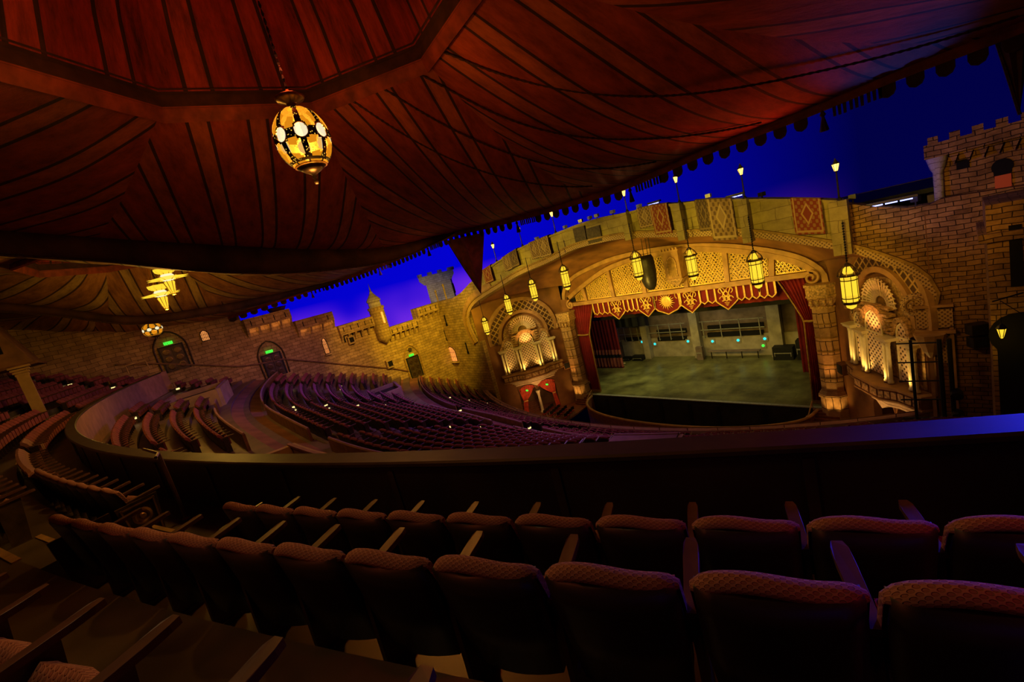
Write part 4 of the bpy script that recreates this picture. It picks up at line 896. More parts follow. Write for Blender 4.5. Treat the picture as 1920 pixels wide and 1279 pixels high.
        for k, lx in enumerate((-.26, -.13, .0, .13)):       # E X I T strokes
            cx = -.05+lx+.065-.0; z0, z1 = h+.24, h+.40; d = -.17
            if k == 0: x.bar((cx-.035, d, z0), (cx-.035, d, z1), .018); [x.bar((cx-.035, d, z), (cx+.04, d, z), .018) for z in (z0, (z0+z1)/2, z1)]
            if k == 1: x.bar((cx-.04, d, z0), (cx+.04, d, z1), .018); x.bar((cx+.04, d, z0), (cx-.04, d, z1), .018)
            if k == 2: x.bar((cx, d, z0), (cx, d, z1), .018)
            if k == 3: x.bar((cx, d, z0), (cx, d, z1), .018); x.bar((cx-.045, d, z1), (cx+.045, d, z1), .018)
        x.build('exit_lettering', 'dark_void', s)
        ar = MB(); pts = [(-w*.72, 0), (-w*.74, h*1.0), (-w*.62, h*1.25), (-w*.35, h*1.5), (0, h*1.62), (w*.35, h*1.5), (w*.62, h*1.25), (w*.74, h*1.0), (w*.72, 0)]; sm = resample(pts, 20)
        ar.tube([(x_, -.02, z_) for x_, z_ in sm], .07, 5); ar.build('niche_moulding', 'gate_dark' if i < 2 else 'gold_dark', t)
        if i == 2: MB().lathe([(.28, 0), (.28, .06), (.15, .08)], 6, Matrix.Translation((0, -.05, h*1.4)) @ Matrix.Rotation(pi/2, 4, 'X')).build('hexagonal_boss', 'gate_dark', t)
    # windows and small fittings
    def arched(fr, s, z, w, h, name, label, glass='lit_window', bars=True, group=None):
        t = thing(name, label, 'window', (0, 0, 0), 0, group); t.matrix_world = fr.M(s, z, 0)
        o = [(-w/2, 0), (w/2, 0), (w/2, h*.68), (w*.35, h*.88), (0, h), (-w*.35, h*.88), (-w/2, h*.68)]
        MB().prism([(x, -.03, zz) for x, zz in o], (0, -.04, 0)).build('pane', glass, t); MB().tube([(x, -.08, zz) for x, zz in o+o[:1]], .05, 5).build('frame', 'gate_dark', t)
        if bars:
            m = MB()
            for k in range(1, 5): m.bar((-w/2+w*k/5, -.1, 0), (-w/2+w*k/5, -.1, h*.85), .03)
            for zz in (.3, .6): m.bar((-w/2, -.1, h*zz), (w/2, -.1, h*zz), .03)
            m.build('bars', 'gate_dark', t)
        MB().box((0, -.15, -.1), (w*1.3, .3, .16)).build('sill', 'wall_stone', t)
    arched(LWALL, -33.7, 19.0, .62, .95, 'arched_window', 'small arched window glowing pink high beside the canopy')
    arched(LWALL, -23.97, 14.5, .5, 1.7, 'arched_window', 'narrow arched window glowing amber on the middle of the left wall')
    p = ay(852, 677, -9.0); arched(FRONT, p.x, p.z, 1.7, 2.0, 'arched_window', 'barred arched window glowing amber beside the left organ arch')
    lamp('window_light', 'POINT', (p.x+.3, -9.5, p.z+.3), 5, (1, .6, .2), .05)
    t = thing('wall_lantern', 'tiny lit lantern above left of the barred arched window', 'lantern', (p.x-1.0, -9.35, p.z+2.4)); MB().lathe([(.04, -.2), (.16, -.1), (.16, .12), (.03, .3)], 6).build('glass', 'lamp_bulb', t); MB().bar((0, .3, .3), (0, 0, .3), .04).build('bracket', 'gate_dark', t)
    m = MB().tube([(p.x-1.7+.8*cos(a)+.9, -9.1, p.z+2.2+1.1*sin(a)) for a in [pi-.1-i*.28 for i in range(9)]], .06, 5); m.tube([(p.x-1.75, -9.1, p.z+1.0), (p.x-1.6, -9.1, p.z+.6), (p.x-1.75, -9.1, p.z-1.2), (p.x-1.6, -9.1, p.z-3.0)], .05, 5); struct('trim_13', m, 'gate_dark')
    for i, (px, py, h) in enumerate(((816, 600, 1.4), (835, 600, 1.3), (834, 628, 1.3), (875, 652, 1.3))):
        q = ay(px, py, -9.05); o = MB().box((q.x, -9.04, q.z), (.16, .08, h)).box((q.x, -9.04, q.z-h*.5), (.3, .08, .3)).build('arrow_slit', 'dark_void'); tag(o, ('dark arrow slit, left of the upper pair by the organ arch', 'arrow slit with a lit foot, right of the upper pair', 'cross shaped slit below the upper pair of slits', 'dark slit close to the left foot of the great arch')[i], 'arrow slit')
    for i, y in enumerate((-21.8, -20.75, -19.8, -18.95)): tag(MB().box((-25.97, y, 15.5), (.08, .16, .95)).build('arrow_slit', 'dark_void'), 'dark slit below the low battlement run, %s from the left' % ORD[i], 'arrow slit', 'slits left of the minaret')
    for y, z, s, lab in ((-17.7, 11.1, .8, 'square framed speaker box low on the left wall before the pointed door niche'), (-21.2, 15.1, .7, 'small framed box under the low battlement run')):
        t = thing('speaker_box', lab, 'speaker', (-25.8, y, z)); MB().box((0, 0, 0), (.4, s*1.1, s*1.2)).build('frame', 'wall_stone', t); MB().box((.18, .0, .02), (.1, s*.7, s*.75)).build('opening', 'dark_void', t)
    # sloping dado ledge along the seats
    m = MB(); pts = [(-25.9, y, z) for y, z in ((-40, 19.0), (-37.5, 18.2), (-32, 15.95), (-30.2, 15.6), (-28.3, 15.4), (-17.2, 10.3), (-15.6, 9.4))]
    struct('trim_14', MB().tube(pts, .08, 4), 'parapet_wood')
    # wall continues behind the gallery and closes the hall
    struct('wall_back', MB().box((1, -60.5, 18), (56, 1, 38)), 'wall_stone'); struct('wall_right', MB().box((27.2, -38, 12), (1, 46, 30)), 'brick_stone')
left_wall()

# ================================================================== RIGHT TOWER AND FITTINGS
def right_side():
    q = lambda px, py, Y=-12: ay(px, py, Y)
    a = q(1845, 380); x0 = a.x; zt = a.z
    struct('wall_right_tower', MB().box(((x0+31)/2, -11.3, zt/2), (31-x0, 4.4, zt)), 'brick_stone')
    struct('trim_15', MB().box(((x0+31)/2-.1, -11.4, zt-1.35), (31-x0+.3, 4.7, .35)), 'brick_stone')
    # set back upper tower with battlements
    b = ay(1762, 372, -8.3); T = thing('castle_tower', 'blue lit crenellated brick tower rising above the right wall', 'tower', (0, 0, 0)); x1 = b.x
    z2 = ay(1750, 275, -8.3).z; MB().box(((x1+31)/2, -6.9, (13.7+z2)/2), (31-x1, 2.6, z2-13.7)).build('shaft', 'brick_stone', T); m = MB().box(((x1+31)/2-.2, -7.1, z2-.2), (31-x1+.5, 3.4, .7))
    for k in range(14): m.box((x1-.1+k*.78, -8.5, z2+.3), (.38, .5, .35))
    m.build('battlement', 'brick_stone', T)
    for k in range(9): x = x1+.1+k*.5; MB().prism([(x-.17, -8.25, z2-.62), (x+.17, -8.25, z2-.62), (x, -8.25, z2-1.1)], (0, -.35, 0)).build('corbel', 'brick_stone', T)
    cl = MB().lathe([(.2, 14.8), (.2, z2-1.3), (.3, z2-1.1), (.42, z2-.6), (.42, z2-.4)], 10, Matrix.Translation((x1, -8.35, 0))); cl.build('corner_column', 'tower_stone', T, True)
    k = ay(1880, 322, -8.3); kb = ay(1880, 373, -8.3); w = .36
    o = [(-w*.75, kb.z-k.z), (w*.75, kb.z-k.z), (w*.75, -.35)]+[(w*1.02*cos(a_), .25+w*1.02*sin(a_)) for a_ in [-.6+i*(pi+1.2)/14 for i in range(15)]]+[(-w*.75, -.35)]
    MB().prism([(k.x+x, -8.24, k.z+z) for x, z in o], (0, .02, 0)).build('keyhole_window', 'dark_void', T); MB().box((k.x, -8.27, (k.z+kb.z)/2-.1), (w*1.5, .04, k.z-kb.z-.1)).build('red_interior', 'red_room', T)  # glow of the red interior put into a panel
    lamp('keyhole_light', 'AREA', (k.x, -8.6, kb.z+.08), 5, (1, .35, .05), 1.0, (k.x, -8.3, kb.z+2), size_y=.15)
    lamp('tower_blue', 'SPOT', (x1-5, -14, 17.5), 420, (.06, .08, 1), .4, (x1+2, -8.3, 18.5), 70)
    s = ay(1805, 308, -8.3); MB().box((s.x, -8.24, s.z), (.45, .06, .45)).build('square_loophole', 'dark_void', T)
    # window slit in the near tower, keyhole doorway below, bracket lantern
    s = ay(1905, 480, -13.5); struct('window_6', MB().box((s.x, -13.5, s.z), (.35, .1, 2.6)), 'dark_void')
    d = ay(1905, 640, -13.5); o = [(-.75, -4.5), (.75, -4.5), (.75, -.5)]+[(1.0*cos(a_), .3+1.0*sin(a_)) for a_ in [-.7+i*(pi+1.4)/14 for i in range(15)]]+[(-.75, -.5)]
    struct('door_1', MB().prism([(d.x+.2+x, -13.52, d.z+z) for x, z in o], (0, .05, 0)), 'dark_void')
    l = ay(1878, 622, -14.6); t = thing('bracket_lantern', 'small lit lantern hanging from a bracket on the right tower', 'lantern', (l.x, -14.6, l.z)); t.scale = (.55, .55, .7)
    MB().lathe([(.05, -.42), (.12, -.32), (.26, .2), (.28, .22)], 6).build('glass', 'lantern_glass', t); MB().lathe([(.33, .2), (.2, .38), (.05, .5)], 6).build('cap', 'dark_metal', t); c = MB()
    for k_ in range(6): a_ = k_*pi/3; c.bar((.12*cos(a_), .12*sin(a_), -.34), (.29*cos(a_), .29*sin(a_), .2), .03)
    c.build('cage', 'dark_metal', t); MB().tube([(0, 0, .5), (0, 0, 1.9)], .02, 4).build('chain', 'dark_metal', t); MB().bar((-.4, 0, 1.9), (1.2, 1.05, 2.1), .07).bar((0, .1, 1.9), (1.1, 1.05, .8), .04).build('bracket', 'dark_metal', t); lamp('bracket_lantern_light', 'POINT', (l.x, -14.6, l.z-.6), 14, YEL, .1)
    for i, (px, py) in enumerate(((1833, 616), (1836, 640))):
        p = ay(px, py, -9.6); t = thing('wall_speaker', ('upper', 'lower')[i]+' of two dark speakers on the brick wall left of the bracket lantern', 'speaker', (p.x, -9.6, p.z), .5); MB().box((0, 0, 0), (.75, .55, .55)).build('cabinet', 'dark_metal', t); MB().box((0, -.28, 0), (.62, .03, .42)).build('grille', 'black', t); MB().bar((0, 0, 0), (0, .6, .1), .09).build('bracket', 'dark_metal', t)
    # carved frame and doorcase beside the organ arch
    a, b = ay(1716, 592, -9.3), ay(1788, 612, -9.3); t = thing('carved_doorcase', 'carved frieze and tall frame on the wall right of the organ arch', 'doorcase', (0, 0, 0)); w = b.x-a.x; cx = (a.x+b.x)/2
    MB().box((cx, -9.15, (a.z+b.z)/2+.1), (w, .3, 1.0)).build('frieze_panel', 'frieze', t); MB().box((cx, -9.25, b.z-.25), (w+.15, .5, .18)).build('cornice', 'arch_band', t); MB().box((cx, -9.2, a.z+.45), (w+.1, .4, .14)).build('cornice', 'arch_band', t)
    MB().box((b.x-.08, -9.15, b.z/2), (.16, .3, b.z)).build('jamb', 'arch_band', t); MB().box((a.x+.5, -9.15, b.z/2), (.16, .3, b.z)).build('jamb', 'arch_band', t); MB().box((cx+.35, -9.1, b.z-1.3), (w*.5, .2, 1.6)).build('carved_panel', 'frieze', t)
    MB().lathe([(.1, -1.2), (.35, -.8), (.5, -.4), (.65, 0), (.7, .2)], 10, Matrix.Translation((cx-.2, -9.4, b.z-.5))).build('console', 'arch_band', t)
    # dark lighting truss standing at the loge end
    p0, p1 = ay(1712, 775, -12.5), ay(1765, 640, -12.5); x_0, x_1 = ay(1712, 700, -12.5).x, ay(1765, 700, -12.5).x; zt = p1.z+.1
    t = thing('lighting_truss', 'dark pipe lighting frame standing beside the right organ balcony', 'truss', (0, 0, 0)); m = MB()
    for x in (x_0, x_1, x_1+.35): MB().tube([(x, -12.5, 0), (x, -12.5, zt)], .07 if x == x_0 else .1, 6).build('upright', 'black', t)
    for k in range(5): MB().tube([(x_0-.6, -12.3+.2, zt-.3-k*1.05), (x_1, -12.5, zt-.15-k*1.0)], .04, 5).build('crossbar', 'black', t)
    for k, (x, z) in enumerate(((x_0+.5, 5.2), (x_1-.3, 5.6), (x_1+.5, 6.5), (x_1+.5, 7.6))): MB().lathe([(.1, -.3), (.22, -.1), (.24, .25), (.05, .3)], 8, Matrix.Translation((x, -12.6, z)) @ Matrix.Rotation(1.9, 4, 'X')).build('fixture', 'black', t)
right_side()

# ================================================================== ON THE BRIDGE
def bridge_fittings():
    # stone piers under the lamp posts
    posts = [((923, 463), (930, 500), 'dark'), ((968, 433), (976, 462), 0), ((1030, 404), (1038, 436), 0), ((1168, 364), (1173, 400), 0), ((1266, 338), (1271, 382), 0), ((1389, 323), (1394, 376), 0), ((1566, 316), (1572, 378), 0)]
    for i, (tp, bp, _) in enumerate(posts):
        b = ay(*bp, -9.3); t_ = ay(*tp, -9.3); h = max(t_.z-topz(b.x), 1.2); z0 = topz(b.x)+.14
        t = thing('lamp_post', 'thin black lamp post with lit lantern head on the bridge parapet, %s from the left' % ORD[i], 'lamp post', (b.x, -9.0, z0), 0, 'bridge lamp posts')
        MB().lathe([(.14, 0), (.12, .1), (.05, .2), (.04, h-.35), (.09, h-.3)], 8).build('post', 'dark_metal', t); MB().lathe([(.08, h-.28), (.17, h+.08), (.15, h+.1)], 6).build('lantern_glass', 'lamp_bulb', t)
        MB().lathe([(.2, h+.1), (.1, h+.24), (.02, h+.42)], 6).build('lantern_cap', 'dark_metal', t); c = MB()
        for k in range(6): a = k*pi/3; c.bar((.09*cos(a), .09*sin(a), h-.28), (.185*cos(a), .185*sin(a), h+.1), .02)
        c.build('lantern_cage', 'dark_metal', t)
        lamp('post_light', 'POINT', (b.x, -9.0, z0+h+.6), 5, YEL, .08)
        if i >= 3:
            zb = min(z for x, z in [(abs(x-b.x), z) for x, z in BOTS] if x < .6) if any(abs(x-b.x) < .6 for x, z in BOTS) else 15
            w = (.5, .5, .55, .85)[i-3]; tag(MB().hexa([(b.x-w/2, -9.7, zb-.1), (b.x+w/2, -9.7, zb-.1), (b.x+w/2, -9, zb-.1), (b.x-w/2, -9, zb-.1)], [(b.x-w/2, -9.7, z0), (b.x+w/2, -9.7, z0), (b.x+w/2, -9, z0), (b.x-w/2, -9, z0)]).build('bridge_pier', 'bridge_stone'), 'projecting stone pier on the bridge below the %s lamp post' % ORD[i], 'pier', 'bridge piers')
    # hanging lanterns
    L = [(911, 612, 30), (953, 572, 34), (1000, 545, 37), (1060, 522, 41), (1195, 500, 48), (1297, 497, 52), (1418, 508, 61), (1593, 540, 74)]
    proto = thing('hanging_lantern', 'lit brass lantern hanging by the left foot of the great arch, first from the left', 'lantern', (0, 0, 0), 0, 'great arch lanterns')
    g = MB().lathe([(.26, -.62), (.30, -.55), (.30, .48), (.27, .55)], 8); g.lathe([(.12, .62), (.2, .72), (.16, .9), (.06, 1.0)], 8); g.lathe([(.05, -.98), (.17, -.9), (.2, -.76)], 8); g.build('glass', 'lantern_glass', proto)
    c = MB()
    for k in range(8): a = k*pi/4+.39; c.bar((.31*cos(a), .31*sin(a), -.62), (.31*cos(a), .31*sin(a), .55), .022)
    for z in (-.64, -.45, .38, .57): c.lathe([(.29, z-.02), (.33, z-.02), (.33, z+.02), (.29, z+.02)], 8)
    for k in range(8):
        a = k*pi/4; c.tube([(.40*cos(a), .40*sin(a), .57), (.34*cos(a), .34*sin(a), .8), (.14*cos(a), .14*sin(a), 1.05)], .022, 4)
    c.build('frame', 'bronze', proto); c = MB().lathe([(.40, .56), (.42, .62), (.3, .66)], 8); c.lathe([(.02, 1.18), (.12, 1.1), (.14, 1.0), (.03, .98)], 8); c.build('crown', 'bronze', proto); MB().lathe([(.34, -.66), (.3, -.74), (.2, -.77)], 8).lathe([(.03, -1.2), (.05, -1.0), (.02, -.97)], 6).build('base', 'bronze', proto)
    for i, (px, py, s) in enumerate(L):
        p = ay(px, py, -9.9); sc = s/ (820*2.0/ ((p-EYE).dot(CF)))*1.12; sc = max(.9, min(1.35, sc))
        o = proto if i == 0 else copy_tree(proto, (0, 0, 0), 0, 'lit brass lantern hanging under the great arch, %s from the left' % ORD[i])
        o.location = p; o.scale = (sc*1.05, sc*1.05, sc)
        zb = min([z for x, z in BOTS if abs(x-p.x) < .9] or [p.z+2]); L_ = max((zb-p.z)/sc, 1.6); ch = MB(); n = int(L_/.12)
        for k in range(int(1.15/.12), n): ch.lathe([(.028, k*.12), (.045, k*.12+.05), (.02, k*.12+.1)], 5)
        ch.tube([(0, 0, 1.1), (0, .5 if 0 else 0, L_)], .014, 4); ch.build('chain', 'dark_metal', o)
        lamp('lantern_light', 'POINT', (p.x, p.y-.0, p.z-1.5), 34, (1, .58, .07), .15)
        lamp('lantern_light', 'POINT', (p.x, p.y+.55, p.z+.1), 30, (1, .58, .07), .15)
    # rugs over the parapet
    R = [(905, 922, 26, 'rug_red', 'small rust red rug'), (942, 957, 26, 'rug_tan', 'small brown patterned rug'), (955, 971, 27, 'rug_dark', 'small dark rug'), (992, 1010, 30, 'rug_tan', 'small tan rug'), (1007, 1030, 34, 'rug_tan', 'tan patterned rug'), (1194, 1222, 34, 'rug_tan', 'tan rug with pale field'), (1220, 1253, 52, 'rug_red', 'rust red patterned rug'), (1303, 1330, 54, 'rug_dark', 'dark brown rug'), (1326, 1374, 70, 'rug_tan', 'large tan patterned rug'), (1483, 1540, 58, 'rug_red', 'long dark red bordered rug')]
    for i, (a, b, ln, mm, lab) in enumerate(R):
        yy = interp([(900, 515), (943, 487), (978, 466), (1029, 445), (1081, 425), (1170, 402), (1236, 387), (1320, 379), (1480, 377), (1570, 380)], (a+b)/2)
        pa, pb, pl = ay(a, yy, -9.2), ay(b, yy, -9.2), ay((a+b)/2, yy+ln, -9.2); x0, x1, z1 = pa.x, pb.x, pl.z
        off = .10+(.05 if i in (2, 4, 6, 8) else 0); za, zb = topz(x0)+.18, topz(x1)+.18; w = x1-x0
        rows = [[(x0, -8.6, za-.02), (x1, -8.6, zb-.02)], [(x0, -9.0, za+.02+off*.2), (x1, -9.0, zb+.02+off*.2)], [(x0, -9.17-off, za+.0), (x1, -9.17-off, zb+.0)], [(x0+.02, -9.22-off, (za+z1)/2), (x1+.02, -9.22-off, (zb+z1)/2)], [(x0+.05, -9.2-off, z1), (x1+.05, -9.2-off, z1+(zb-za)*.6)]]
        rr = [[lerp(Vector(r[0]), Vector(r[1]), k/10)+Vector((0, .02*sin(k*1.7), 0)) for k in range(11)] for r in rows]
        m = MB().grid(rr); me = m.mesh('hanging_rug', mm); vs = (0, .02, .12, .55, 1)
        uv = me.uv_layers.new(name='Rug')
        for p in me.polygons:
            for li in p.loop_indices: vi = me.loops[li].vertex_index; uv.data[li].uv = ((vi % 11)/10, vs[vi//11])
        o = bpy.data.objects.new('hanging_rug', me); COL.objects.link(o); so = o.modifiers.new('thick', 'SOLIDIFY'); so.thickness = .03
        tag(o, lab+' hanging over the bridge parapet, %s from the left' % ORD[i], 'rug', 'rugs on the bridge')
    for i, (a, b) in enumerate(((1078, 1098), (1102, 1127))):
        p, q = ay(a, 445, -9.1), ay(b, 435, -9.1); tag(MB().box(((p.x+q.x)/2, -9.12, (p.z+q.z)/2), (q.x-p.x, .12, 1.3)).build('vent_grille', 'rug_dark' if 0 else 'gate_dark'), ('left', 'right')[i]+' of two dark square grilles set in the bridge parapet', 'grille')
    # blue light battens and small floodlights standing on the bridge
    for i, (px, py, w) in enumerate(((1380, 377, .9), (1672, 383, 1.7), (1228, 388, .8))):
        p = ay(px, py, -8.6); z = topz(p.x)+.16; t = thing('light_batten', ('short batten of bright blue tubes between the two right rugs', 'long batten of bright blue tubes on the right wall top', 'small batten behind the rust red rug')[i], 'light batten', (p.x, -8.7, z))
        MB().box((0, .1, .22), (w*1.25, .3, .12)).build('housing', 'dark_metal', t)
        for k in range(3): MB().box(((k-1)*w*.36, -.05, .10), (w*.3, .06, .06)).build('tube', 'blue_tube', t)
        for s in (-.5, .5): MB().bar((s*w, .1, 0), (s*w, .1, .2), .06).build('leg', 'dark_metal', t)
    fl = [(1012, 470), (1060, 428), (1090, 420), (1107, 414), (1120, 411), (1150, 405), (1200, 396), (1330, 379), (1430, 377), (1600, 382), (1718, 388)]
    for i, (px, py) in enumerate(fl):
        p = ay(px, py, -8.5); t = thing('floodlight', 'tiny dark floodlight clamped on the bridge top, %s from the left' % ORD[i], 'floodlight', (p.x, -8.5, topz(p.x)-.04 if i else topz(p.x)-.04), random.uniform(-.5, .5), 'bridge floodlights')
        MB().box((0, 0, .42), (.34, .3, .26)).build('head', 'grey_metal' if i < 8 else 'dark_metal', t); MB().bar((0, 0, 0), (0, 0, .3), .07).build('clamp', 'dark_metal', t)
bridge_fittings()
# ================================================================== SEATING BOWL BELOW
NR = 28
def cen(t): return (-1.7-.6*t, 21.9-8.9*t, 36.7+18.7*t)
def zf(t): return 3.7+17.1*t-5*t*t
def bp(t, th, z=0., dr=0.):
    s = min(1, max(0, (th+4)/14)); s = s*s*(3-2*s); z -= .95*s*min(1, t/.16)*min(1, (1-t)/.25)      # the house floor rakes down towards the right
    a, b, R = cen(t); th = radians(th); return Vector((a+(R+dr)*sin(th), b-(R+dr)*cos(th), z))
def th_wall(t, X=-25.2):
    a, b, R = cen(t); return math.degrees(math.asin(max(-1, (X-a)/R)))
A0 = (-2.3, 13.0)
def gp(r, th, z=0.): th = radians(th); return Vector((A0[0]+r*sin(th), A0[1]-r*cos(th), z))
def bowl():
    # stepped floor, one level per row; cross aisles are level bands
    m = MB(); ths = [lerp(-48, 40, i/70) for i in range(71)]; rows = []
    for k in range(NR+1):
        t0, t1 = max(0, (k-.5)/NR), min(1, (k+.5)/NR); z = zf(k/NR)
        for t in (t0, t1): rows.append([bp(t, th, z) for th in ths])
    m.grid(rows); struct('floor_bowl', m, 'bowl_floor')
    c1 = MB(); z1 = zf(.305); c1.grid([[bp(t, th, z1+.02+(t-.305)*8) for th in ths] for t in (.272, .345)]); struct('floor_front_aisle', c1, 'aisle_carpet')
    c1 = MB(); c1.grid([[bp(t, th, zf(t)+.05) for th in ths] for t in (.742, .765, .79, .815)]); struct('floor_rear_aisle', c1, 'aisle_carpet')
    # balcony front
    n = [lerp(-36, 36, i/70) for i in range(71)]; T = thing('balcony_front', 'curved front rail of the lower seating bowl', 'balcony front', (0, 0, 0))
    MB().ribbon([bp(0, th, 4.45, -.25) for th in n], [bp(0, th, .0, -.25) for th in n], (0, -.2, 0)).build('face', 'plaster_brown', T)
    cp = MB(); R = [[bp(0, th, z, d) for th in n] for d, z in ((-.55, 4.35), (-.55, 4.5), (.0, 4.55), (.0, 4.35))]; cp.grid(R+[R[0]]); cp.build('cap', 'parapet_face', T)
    q = MB(); q.tube([bp(0, th, 4.75, -.1) for th in n], .03, 4)
    for th in n[::3]: q.bar(bp(0, th, 4.5, -.1), bp(0, th, 4.75, -.1), .04)
    q.build('brass_rail', 'parapet_wood', T)
    # low curved walls beside the cross aisles
    W_ = [(.258, -34, -10.5, 'parapet_wood', 'curved low wall on the stage side of the front cross aisle, left part'), (.262, -8.5, 1.5, 'parapet_wood', 'curved low wall on the stage side of the front cross aisle, middle part'), (.262, 4, 26, 'parapet_wood', 'curved low wall on the stage side of the front cross aisle, right part'),
          (.352, -9, 1.5, 'parapet_wood', 'purple edged low wall on the near side of the front cross aisle, left part'), (.352, 4, 22, 'parapet_wood', 'low wall on the near side of the front cross aisle, right part'),
          (.735, -28.5, -10.5, 'parapet_wood', 'curved wooden wall in front of the rear cross aisle, left part'), (.735, -8.5, 1.6, 'parapet_wood', 'curved wooden wall in front of the rear cross aisle, middle part'), (.735, 4, 16, 'parapet_wood', 'curved wooden wall in front of the rear cross aisle, right part'),
          (.825, -8.5, 1.6, 'parapet_wood', 'curved wooden wall behind the rear cross aisle, middle part'), (.825, -13, -11, 'parapet_wood', 'short wooden wall behind the rear cross aisle')]
    for t, a, b, mm, lab in W_:
        n_ = max(4, int((b-a)*1.5)); th = [lerp(a, b, i/n_) for i in range(n_+1)]; z0 = zf(t)-.2; h = .95
        o = MB().ribbon([bp(t, x, z0+h) for x in th], [bp(t, x, z0) for x in th], (0, -.12, 0)).build('aisle_wall', mm); tag(o, lab, 'low wall')
        MB().tube([bp(t, x, z0+h+.03)+Vector((0, -.06, 0)) for x in th], .06, 5).build('wall_cap', 'parapet_face', o)
    for i, (t0, t1, a, b, lab, sg) in enumerate(((.825, .945, -20.0, -15.2, 'cream walled stairwell opening among the seats at far left', 0), (.362, .45, -22.5, -18.3, 'cream walled stairwell opening below the lowest exit door', 0), (.80, .865, 4.6, 9.6, 'purple topped stairwell wall close beyond the balcony rail', 0), (.46, .56, 14.9, 18.4, 'pale roofed stairwell box near the middle of the balcony rail', 1))):
        T = thing('stairwell_parapet', lab, 'stairwell wall', (0, 0, 0)); zt = zf((t0+t1)/2)+(.75, .7, .4, .35)[i]; zb = zf(t0)-1.2; th = [lerp(a, b, k/6) for k in range(7)]
        m = MB(); m.ribbon([bp(t1, x, zt) for x in th], [bp(t1, x, zb) for x in th], (0, -.2, 0)); m.ribbon([bp(t0, x, zt) for x in th], [bp(t0, x, zb) for x in th], (0, .2, 0))
        for x in (a, b): m.hexa([bp(t0, x, zb), bp(t1, x, zb), bp(t1, x+.25, zb), bp(t0, x+.25, zb)], [bp(t0, x, zt), bp(t1, x, zt), bp(t1, x+.25, zt), bp(t0, x+.25, zt)])
        m.build('wall', 'box_cream', T)
        for t, d in ((t1, -.28), (t0, .12)): MB().ribbon([bp(t, x, zt+.08)+Vector((0, -.08, 0)) for x in th], [bp(t, x, zt)+Vector((0, -.08, 0)) for x in th], (0, d, 0)).build('coping', 'parapet_face', T)
        v = MB().grid([[bp(t0, x, zt-.35 if sg == 0 else zt+.05) for x in th], [bp(t1, x, zt-.35 if sg == 0 else zt+.05) for x in th]]); v.build('inner_floor', 'pit_dark' if not sg else 'parapet_face', T)
bowl()

# ---- seats ----------------------------------------------------------
def soft_top(x): return .945-.022*(abs(x)/.27)**2-.05*(abs(x)/.27)**8+.012*cos(x*11)
def seat_parts():
    P = {}
    # padded backrest, reclined, with a plush roll over the top
    m = MB(); rows, uvs = [], []; nx = 14; sec = [(y+.075, z+.02) for y, z in [(.12, .42), (.10, .58), (.065, .72), (.035, .82), (.018, .868), (-.008, .892), (-.034, .898), (-.060, .888), (-.074, .868), (-.072, .848), (-.06, .838)]]
    for i in range(nx+1):
        x = lerp(-.278, .278, i/nx); e = max(0, abs(x)-.215)/.063; row = []; uu = []; lift = .016*cos(x*12+.9)-.018*(abs(x)/.27)**4
        for j, (y, z) in enumerate(sec):
            w = 1-.55*e**2; cy, cz = .05, .882
            if z > .83: y2, z2 = cy+(y-cy)*w, cz+(z-cz)*w+lift-.012*e
            else: y2, z2 = y-.03*e, z+lift*max(0, z-.6)/.22
            row.append((x, y2-.035*(1-(x/.28)**2), z2)); uu.append((x, j*.04))
        rows.append(row); uvs.append(uu)
    m.grid(rows, uvs); m.add(rows[0], [tuple(range(len(sec)))]); m.add(rows[-1], [tuple(range(len(sec)))[::-1]]); P['backrest'] = (m.mesh('backrest', 'seat_plush', True), )
    m = MB(); R = []
    for z, y, w in ((.24, .10, .24), (.5, .065, .262), (.72, .03, .268), (.865, .0, .262)):
        f_ = [(lerp(-w, w, i/8), y-.045*(1-(lerp(-1, 1, i/8))**2)) for i in range(9)]; R.append([(a, b, z) for a, b in f_]+[(a, b+.07, z) for a, b in f_[::-1]])
    m.rings(R); P['back_shell'] = (m.mesh('back_shell', 'seat_shell', True), )
    m = MB(); R = []
    for k, (y, z) in enumerate(((.17, .30), (.24, .30), (.29, .46), (.30, .60), (.26, .64), (.21, .60), (.17, .44))): R.append([(x, y+(.02 if abs(x) < .2 else 0), z) for x in (-.245, -.2, 0, .2, .245)])
    m.grid(R+[R[0]]); P['seat'] = (m.mesh('seat', 'seat_plush', True), )
    m = MB(); o = [(-.030, .075, .65), (-.026, .15, .652), (-.030, .38, .665), (-.028, .46, .672), (-.018, .50, .672), (.018, .50, .672), (.028, .46, .672), (.030, .38, .665), (.026, .15, .652), (.030, .075, .65)]
    m.prism([(x*1.15+.295, y, z) for x, y, z in o], (0, 0, .032)); P['armrest'] = (m.mesh('armrest', 'arm_wood'), )
    m = MB(); m.hexa([(.28, .06, 0), (.31, .06, 0), (.31, .26, 0), (.28, .26, 0)], [(.28, .08, .65), (.31, .08, .65), (.31, .34, .66), (.28, .34, .66)]); m.box((.295, .12, .02), (.07, .3, .04)); P['standard'] = (m.mesh('standard', 'seat_metal'), )
    m = MB(); m.prism([(-.29, y, z) for y, z in ((-.02, 0), (.34, 0), (.38, .3), (.42, .655), (-.08, .655), (-.05, .3))], (-.035, 0, 0)); P['end_panel'] = (m.mesh('end_panel', 'seat_metal'), )
    m = MB(); m.lathe([(.12, 0), (.12, .012), (.09, .02), (.07, .01), (.045, .012), (.03, .03)], 16, Matrix.Translation((-.325, .17, .42)) @ Matrix.Rotation(-pi/2, 4, 'Y'))
    for z in (.06, .12, .60): m.box((-.33, .17, z), (.02, .34+z*.12, .022))
    for y in (.02, .33): m.bar((-.33, y, .1), (-.33, y-.05 if y < .1 else y+.03, .62), .02)
    P['end_medallion'] = (m.mesh('end_medallion', 'brass_dim'), )
    return P
